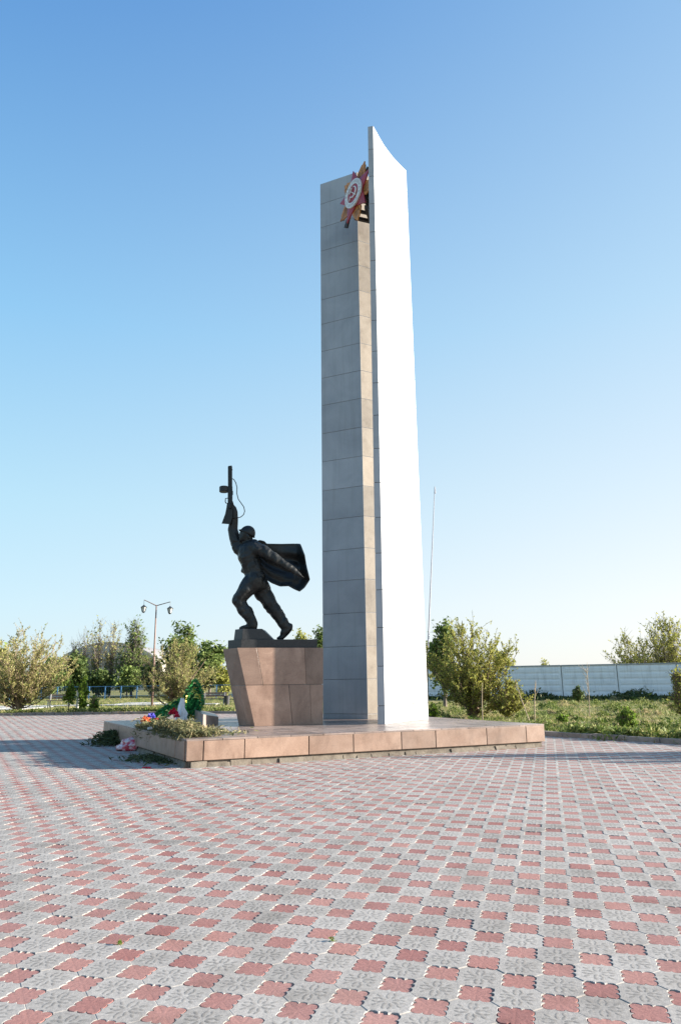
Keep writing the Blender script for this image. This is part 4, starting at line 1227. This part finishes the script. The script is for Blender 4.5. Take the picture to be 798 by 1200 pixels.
# lamp post
YL = 50.0
lp = at(181.3, 760, YL); lt = at(183.6, 709, YL); lx = at(178.5, 825, YL)
lamp = empty('street_lamp', (lx.x, YL, 0), 'pinkish two armed lamp post with hanging lanterns above trees', 'street lamp')
b = MB(); b.tube([Vector((lx.x, YL, -.03)), Vector((lp.x, YL, lp.z)), lt], [.085, .065, .045], 10); b.build('pole', M['pink_pole'], lamp, smooth=True)
for (ax_, ay_, gx, gy) in ((169.3, 703, 168.6, 713), (200, 705.3, 199.3, 714.5)):
    e = at(ax_, ay_, YL)
    b = MB(); b.tube([lt - Vector((0, 0, .05)), e], [.035, .026], 8); b.build('arm', M['pink_pole'], lamp)
    c = at(gx, gy, YL); c.x = e.x
    ln = MB()
    ln.tube([e, c + Vector((0, 0, .20))], .012, 5)
    ln.tube([c + Vector((0, 0, .26)), c + Vector((0, 0, .20)), c + Vector((0, 0, .10)), c + Vector((0, 0, .08))], [.03, .09, .23, .24], 8)
    ln.tube([c + Vector((0, 0, -.24)), c + Vector((0, 0, -.27)), c + Vector((0, 0, -.33))], [.10, .11, .03], 8)
    for k in range(6):
        a = k * math.pi / 3
        ln.tube([c + Vector((.20 * math.cos(a), .20 * math.sin(a), .09)), c + Vector((.11 * math.cos(a), .11 * math.sin(a), -.25))], .014, 4)
    lo2 = ln.build('lantern', M['black_iron'], lamp)
    g2 = MB(); g2.tube([c + Vector((0, 0, .08)), c + Vector((0, 0, -.24))], [.185, .10], 6); g2.build('glass', M['lamp_glass'], lo2)

# leaning mast behind the white pylon
YM = 31.0
m0, m1, m2, m3 = at(500.5, 838, YM), at(500.3, 769, YM), at(502, 745, YM), at(509.3, 570, YM)
mast = empty('mast', tuple(m0), 'thin leaning metal mast rising just right of white pylon', 'mast')
b = MB(); b.tube([Vector((m0.x, YM, -.03)), m1], [.05, .045], 8); b.build('pole_base', M['mast_rust'], mast)
b = MB(); b.tube([m1 - Vector((0, 0, .3)), m2, m3], [.034, .032, .016], 8); b.tube([m3 - Vector((0, 0, .35)), m3 + Vector((0, 0, -.05))], [.032, .028], 8); b.build('pole', M['mast_paint'], mast)

# hangar far behind the bare trees
YH = 150.0
h0, h1 = at(72, 790, YH), at(180, 790, YH)
hx0, hx1 = h0.x, h1.x; zE, zR = at(124, 772, YH).z, at(124, 752.5, YH).z
hang = empty('hangar', ((hx0 + hx1) / 2, YH, 0), 'pale hangar with grey arched roof behind the bare trees', 'building')
b = MB(); b.prism([Vector((x, y, -.03)) for x, y in ((hx0, YH), (hx1, YH), (hx1, YH + 40), (hx0, YH + 40))], [Vector((x, y, zE)) for x, y in ((hx0, YH), (hx1, YH), (hx1, YH + 40), (hx0, YH + 40))])
wo = b.build('wall', M['wall_white'], hang)
b = MB(); n = 20; arc = []
for i in range(n + 1):
    t = i / n; arc.append((hx0 - .5 + (hx1 - hx0 + 1) * t, zE + (zR - zE) * math.sin(math.pi * t) ** .75))
b.prism([Vector((x, YH - .4, z + .002)) for x, z in arc], [Vector((x, YH + 40, z + .002)) for x, z in arc])
b.build('roof', M['roof_grey'], hang)
b = MB(); b.prism([Vector((x * .985 + .015 * (hx0 + hx1) / 2, YH - .5, zE + (z - zE) * .90)) for x, z in arc], [Vector((x * .985 + .015 * (hx0 + hx1) / 2, YH - .42, zE + (z - zE) * .90)) for x, z in arc])
b.build('gable', M['concrete_pale'], hang)
for k in range(7):
    b = MB(); xx = hx0 + 1.6 + k * (hx1 - hx0 - 3) / 6; b.box((xx, YH - .03, zE - 1.5), (1.5, .1, 1.3)); b.build('window', M['window_dark'], hang)
# far wood along the horizon
rngf = np.random.default_rng(77); n = 16000
xa = rngf.uniform(-260, 300, n); ya = rngf.uniform(230, 270, n)
hmax = np.array([4 + 3.0 * mnoise.noise(Vector((x * .03, 0, 0))) + 1.5 * mnoise.noise(Vector((x * .2, 0, 4))) for x in xa])
Cf = np.stack([xa, ya, rngf.uniform(0, 1, n) ** .7 * hmax], 1)
tag(np_mesh('far_wood', leaf_quads(rngf, Cf, 1.0, up=.1), None, M['leaf_green'], rngf.uniform(.1, 1, n)), 'low belt of far trees along the horizon', 'wood', kind='stuff')

# ------------------------------------------------------------------ offerings on the platform
def twig_heap(name, label, cat, fn, n, size, mat, seed, aspect=4.5, up=.25):
    rng = np.random.default_rng(seed); C = np.array([fn(rng) for _ in range(n)])
    Q = leaf_quads(rng, C, size, up=up, aspect=aspect)
    Q[..., 2] = np.maximum(Q[..., 2], .003)
    return tag(np_mesh(name, Q, None, mat, rng.uniform(0, 1, n)), label, cat)
A0, A1 = on_line(213, pn, plf), on_line(158, pn, plf)
def pile(rng):
    t = rng.uniform(0, 1); p = A0.lerp(A1, t) + lin * (abs(rng.normal(0, .5)) - .08) + lin * .1
    hmax = .27 * math.sin(math.pi * min(1, .12 + t * .95)) ** .7 * max(.25, 1 + 1.3 * mnoise.noise(Vector((p.x * 2.6, p.y * 2.6, 5.0))))
    q = (p - A0.lerp(A1, t)).dot(lin)
    z = PH + .02 + rng.uniform(0, 1) * max(.04, hmax * (1 - q / 1.5))
    if q < .06: z = PH - rng.uniform(-.25, .22) * (1 if t > .55 else .2)
    return (p.x + rng.normal(0, .05), p.y + rng.normal(0, .05), z)
twig_heap('bouquet_heap', 'heap of withered fir twigs spilling over the platform edge', 'heap', pile, 7000, .024, M['fir_twig'], 3, aspect=6)
gA = gr(119, 873); gB = gr(140, 880)
def gh(rng):
    t = rng.uniform(0, 1); c = gr(126, 872).lerp(gr(146, 872), t); r = rng.normal(0, .28, 2)
    return (c.x + r[0] * .9, c.y + r[1], .02 + rng.uniform(0, 1) * max(.03, .34 - .5 * (r[0] ** 2 + r[1] ** 2)))
twig_heap('fir_heap', 'dark green fir branches heaped on paving left of bag', 'heap', gh, 2200, .034, M['fir_green'], 4)
def gs(rng):
    t = rng.uniform(0, 1); c = gr(158, 890).lerp(gr(205, 893), t); k = round(t * 6) / 6
    c = gr(158, 889).lerp(gr(203, 893), k); r = rng.normal(0, 1, 2)
    return (c.x + r[0] * .28 + .2, c.y + r[1] * .30, .012 + abs(rng.normal(0, .03)))
twig_heap('twig_litter', 'flat litter of fallen fir twigs along platform foot', 'litter', gs, 800, .032, M['fir_green'], 5)
# wreaths: tinsel garlands in a teardrop frame
def wreath(name, label, c, ax_u, ax_v, w_, h_, seed, n=2600, rings=3, gold=22):
    rng = np.random.default_rng(seed)
    root = empty(name, tuple(c), label, 'wreath')
    nrm = ax_u.cross(ax_v).normalized()
    def curve(t, k):
        a = 2 * math.pi * t; x = math.sin(a) * abs(math.sin(a / 2)) ** .45 * w_ * 1.1 * k + w_ * .18 * math.cos(a); y = math.cos(a) * h_ * k - (1 - k) * h_ * .3
        return x, y
    pts, ks_ = [], []
    for _ in range(n):
        k = rng.choice([1.0, .8, .6, .4, .2]); t = rng.uniform(); x, y = curve(t, k); j = rng.normal(0, .022, 3); ks_.append(.85 if round(k * 5) % 2 else .12)
        pts.append(c + ax_u * (x + j[0]) + ax_v * (y + j[1]) + nrm * j[2])
    C = np.array([tuple(p) for p in pts])
    np_mesh('garland', leaf_quads(rng, C, .026, up=0, aspect=3.2), None, M['tinsel_green'], np.clip(np.array(ks_) + rng.normal(0, .12, n), 0, 1), root)
    b = MB()
    for k in range(24):
        x0, y0 = curve(k / 24, 1.0); x1, y1 = curve((k + 1) / 24, 1.0)
        b.tube([c + ax_u * x0 + ax_v * y0, c + ax_u * x1 + ax_v * y1], .014, 5)
    b.tube([c - ax_v * h_, c + ax_v * h_], .012, 5)
    b.build('frame', M['wood'], root)
    for k in range(gold):
        b = MB()
        kk = [1.0, .8, .6][k % 3]; x, y = curve(rng.uniform(), kk); p = c + ax_u * x + ax_v * y + nrm * (.055 if k % 4 else -.05)
        d = Vector(rng.normal(size=3)).normalized(); e = d.orthogonal().normalized(); g_ = d.cross(e)
        b.add([p, p + d * .10 + e * .035, p + d * .11 - e * .035, p - d * .10 + e * .038, p - d * .11 - e * .035, p + g_ * .02 + e * .01], [[0, 1, 2], [0, 3, 4], [5, 1, 2], [5, 3, 4], [0, 5, 1], [0, 5, 3], [0, 5, 2], [0, 5, 4]])
        b.build('gold_bow', M['gold_foil'], root)
    return root
cw = at(226.5, 819, 19.6)
u1 = Vector((.62, -.78, 0)).normalized(); v1 = Vector((-.02, .10, 1)).normalized()
wreath('wreath', 'upright dark green tinsel wreath with gold bows', cw, u1, v1, .60, .50, 6, n=5000)
c2 = at(195, 834, 18.9)
u2 = (at(209, 824, 18.9) - at(181, 842, 18.9)).normalized(); v2 = Vector((-.25, .80, .45)).normalized()
wreath('wreath', 'tilted green tinsel wreath lying over the heap', c2, v2, u2, .30, .50, 8, n=3400, gold=12)
# low stone wedge behind the wreath
sA, sB, sC, sD = gr(238, 852.5, PH), gr(256, 849.5, PH), gr(252, 845, PH), gr(227, 846, PH)
b = MB()
b.prism([Vector((v.x, v.y, PH + .003)) for v in (sA, sB, sC, sD)], [Vector((v.x, v.y, PH + .003 + hh_)) for v, hh_ in ((sA, .30), (sB, .20), (sC, .20), (sD, .34))])
tag(b.build('stone_block', M['granite_top'], bevel=.008), 'low grey stone block lying beside the upright wreath', 'stone block')
# ribbon and flowers
b = MB(); vs, fs = [], []; nu, nv2 = 26, 12
r0_, r1_ = at(214, 818.5, 18.6), at(212.5, 846, 18.6)
for j_ in range(nv2 + 1):
    t = j_ / nv2
    for i_ in range(nu):
        a = 2 * math.pi * i_ / nu
        rad_ = 1.55 * (.032 + .11 * t ** 1.2 - .05 * max(0, t - .7)) * (1 + .55 * mnoise.noise(Vector((math.cos(a) * 2.2, math.sin(a) * 2.2, t * 4))) + .18 * math.sin(a * 9 + t * 3))
        q = r0_.lerp(r1_, t); vs.append(q + Vector((math.cos(a) * rad_ * .8, math.sin(a) * rad_ * .6, .03 * mnoise.noise(Vector((a, t * 6, 2))))))
for j_ in range(nv2):
    for i_ in range(nu):
        i2 = (i_ + 1) % nu; fs.append([j_ * nu + i_, j_ * nu + i2, (j_ + 1) * nu + i2, (j_ + 1) * nu + i_])
fs += [list(range(nu))[::-1], [nv2 * nu + i_ for i_ in range(nu)]]
b.add(vs, fs)
tag(b.build('bouquet_wrap', M['foil_white']), 'crumpled white bouquet wrap standing beside the upright wreath', 'bouquet wrap')
def flower(px, py, Y, r, mat, label, seed, name='flower', n=90):
    rng = np.random.default_rng(seed); c = at(px, py, Y)
    root = empty(name, tuple(c), label, 'flower')
    d = rng.normal(size=(n, 3)); d /= np.linalg.norm(d, axis=1)[:, None]; d[:, 2] = np.abs(d[:, 2])
    C = np.array(tuple(c)) + d * r * rng.uniform(.25, .9, n)[:, None]
    np_mesh('petal', leaf_quads(rng, C, r * .55, up=.2, aspect=1.4), None, M[mat], rng.uniform(0, 1, n), root)
    b = MB(); b.tube([c, c + Vector((.03, .02, -.12)), c + Vector((.05, .05, -.26))], [.008, .007, .006], 5); b.build('stem', M['fir_green'] if False else M['leaf_green'], root)
flower(203, 836, 18.3, .13, 'petal', 'bright red artificial flower in the heap beside ribbon', 1)
flower(207.5, 840, 18.1, .08, 'petal', 'smaller red flower just below the bright one', 2)
flower(170.5, 845, 16.9, .12, 'petal_orange', 'orange lily lying on left end of heap', 3)
flower(177.5, 840.5, 17.2, .10, 'petal_blue', 'violet blue flower beside the orange lily', 4)
flower(190, 847, 16.9, .05, 'petal_white', 'small white flower in front of the heap', 5)
flower(176, 854.5, 16.2, .06, 'petal_white', 'white flower hanging near the platform edge', 6)
flower(194, 843.5, 17.3, .045, 'petal_white', 'white bloom standing on the middle of heap', 8)
flower(184, 843, 17.0, .045, 'petal', 'red bloom between blue flower and the leaning wreath', 9)
flower(199, 846, 16.8, .05, 'petal', 'little red bloom in middle of withered heap', 7)
p = gr(173, 900.5)
rng = np.random.default_rng(9)
tag(np_mesh('petal', leaf_quads(rng, np.array([tuple(p + Vector((rng.normal(0, .05), rng.normal(0, .03), .012)))for _ in range(14)]), .035, up=0), None, M['petal'], rng.uniform(0, 1, 14)), 'red petals dropped on paving near the platform corner', 'petals')
# plastic bag slumped against the platform
b = MB(); pc = gr(151, 879.5); vs = []; fs = []; nu, nv2 = 28, 14
for j in range(nv2 + 1):
    t = j / nv2
    rr0 = .30 * (math.sin(math.pi * min(1, .12 + t * .88)) ** .6) * (1 - .35 * t) + .01
    for i in range(nu):
        a = 2 * math.pi * i / nu
        k = 1.15 + .5 * mnoise.noise(Vector((math.cos(a) * 1.8, math.sin(a) * 1.8, t * 3))) + .3 * mnoise.noise(Vector((math.cos(a) * 5, math.sin(a) * 5, t * 8)))
        vs.append(pc + Vector((math.cos(a) * rr0 * k * 1.05 + .12 * t, math.sin(a) * rr0 * k * .7 + .1 * t, max(.004, .31 * t + .05 * mnoise.noise(Vector((a * 2, t * 5, 1)))))))
for j in range(nv2):
    for i in range(nu):
        i2 = (i + 1) % nu; fs.append([j * nu + i, j * nu + i2, (j + 1) * nu + i2, (j + 1) * nu + i])
fs += [list(range(nu))[::-1], [nv2 * nu + i for i in range(nu)]]
b.add(vs, fs)
tag(b.build('plastic_bag', M['bag'], smooth=True), 'crumpled white and red plastic bag against the platform side', 'bag')
# weed tufts in the paving joints
for px, py, lab, sd_ in ((141, 1107, 'small green weed sprouting in paving joint at left', 1), (390, 1103, 'small green weed sprouting in paving joint near centre', 2)):
    p = gr(px, py); rng = np.random.default_rng(sd_)
    C = np.array([(p.x + rng.normal(0, .012), p.y + rng.normal(0, .009), rng.uniform(.0, .022)) for _ in range(30)])
    tag(np_mesh('weed_tuft', leaf_quads(rng, C, .008, up=.6, aspect=2.5), None, M['leaf_bright'], rng.uniform(0, 1, 30)), lab, 'weed')
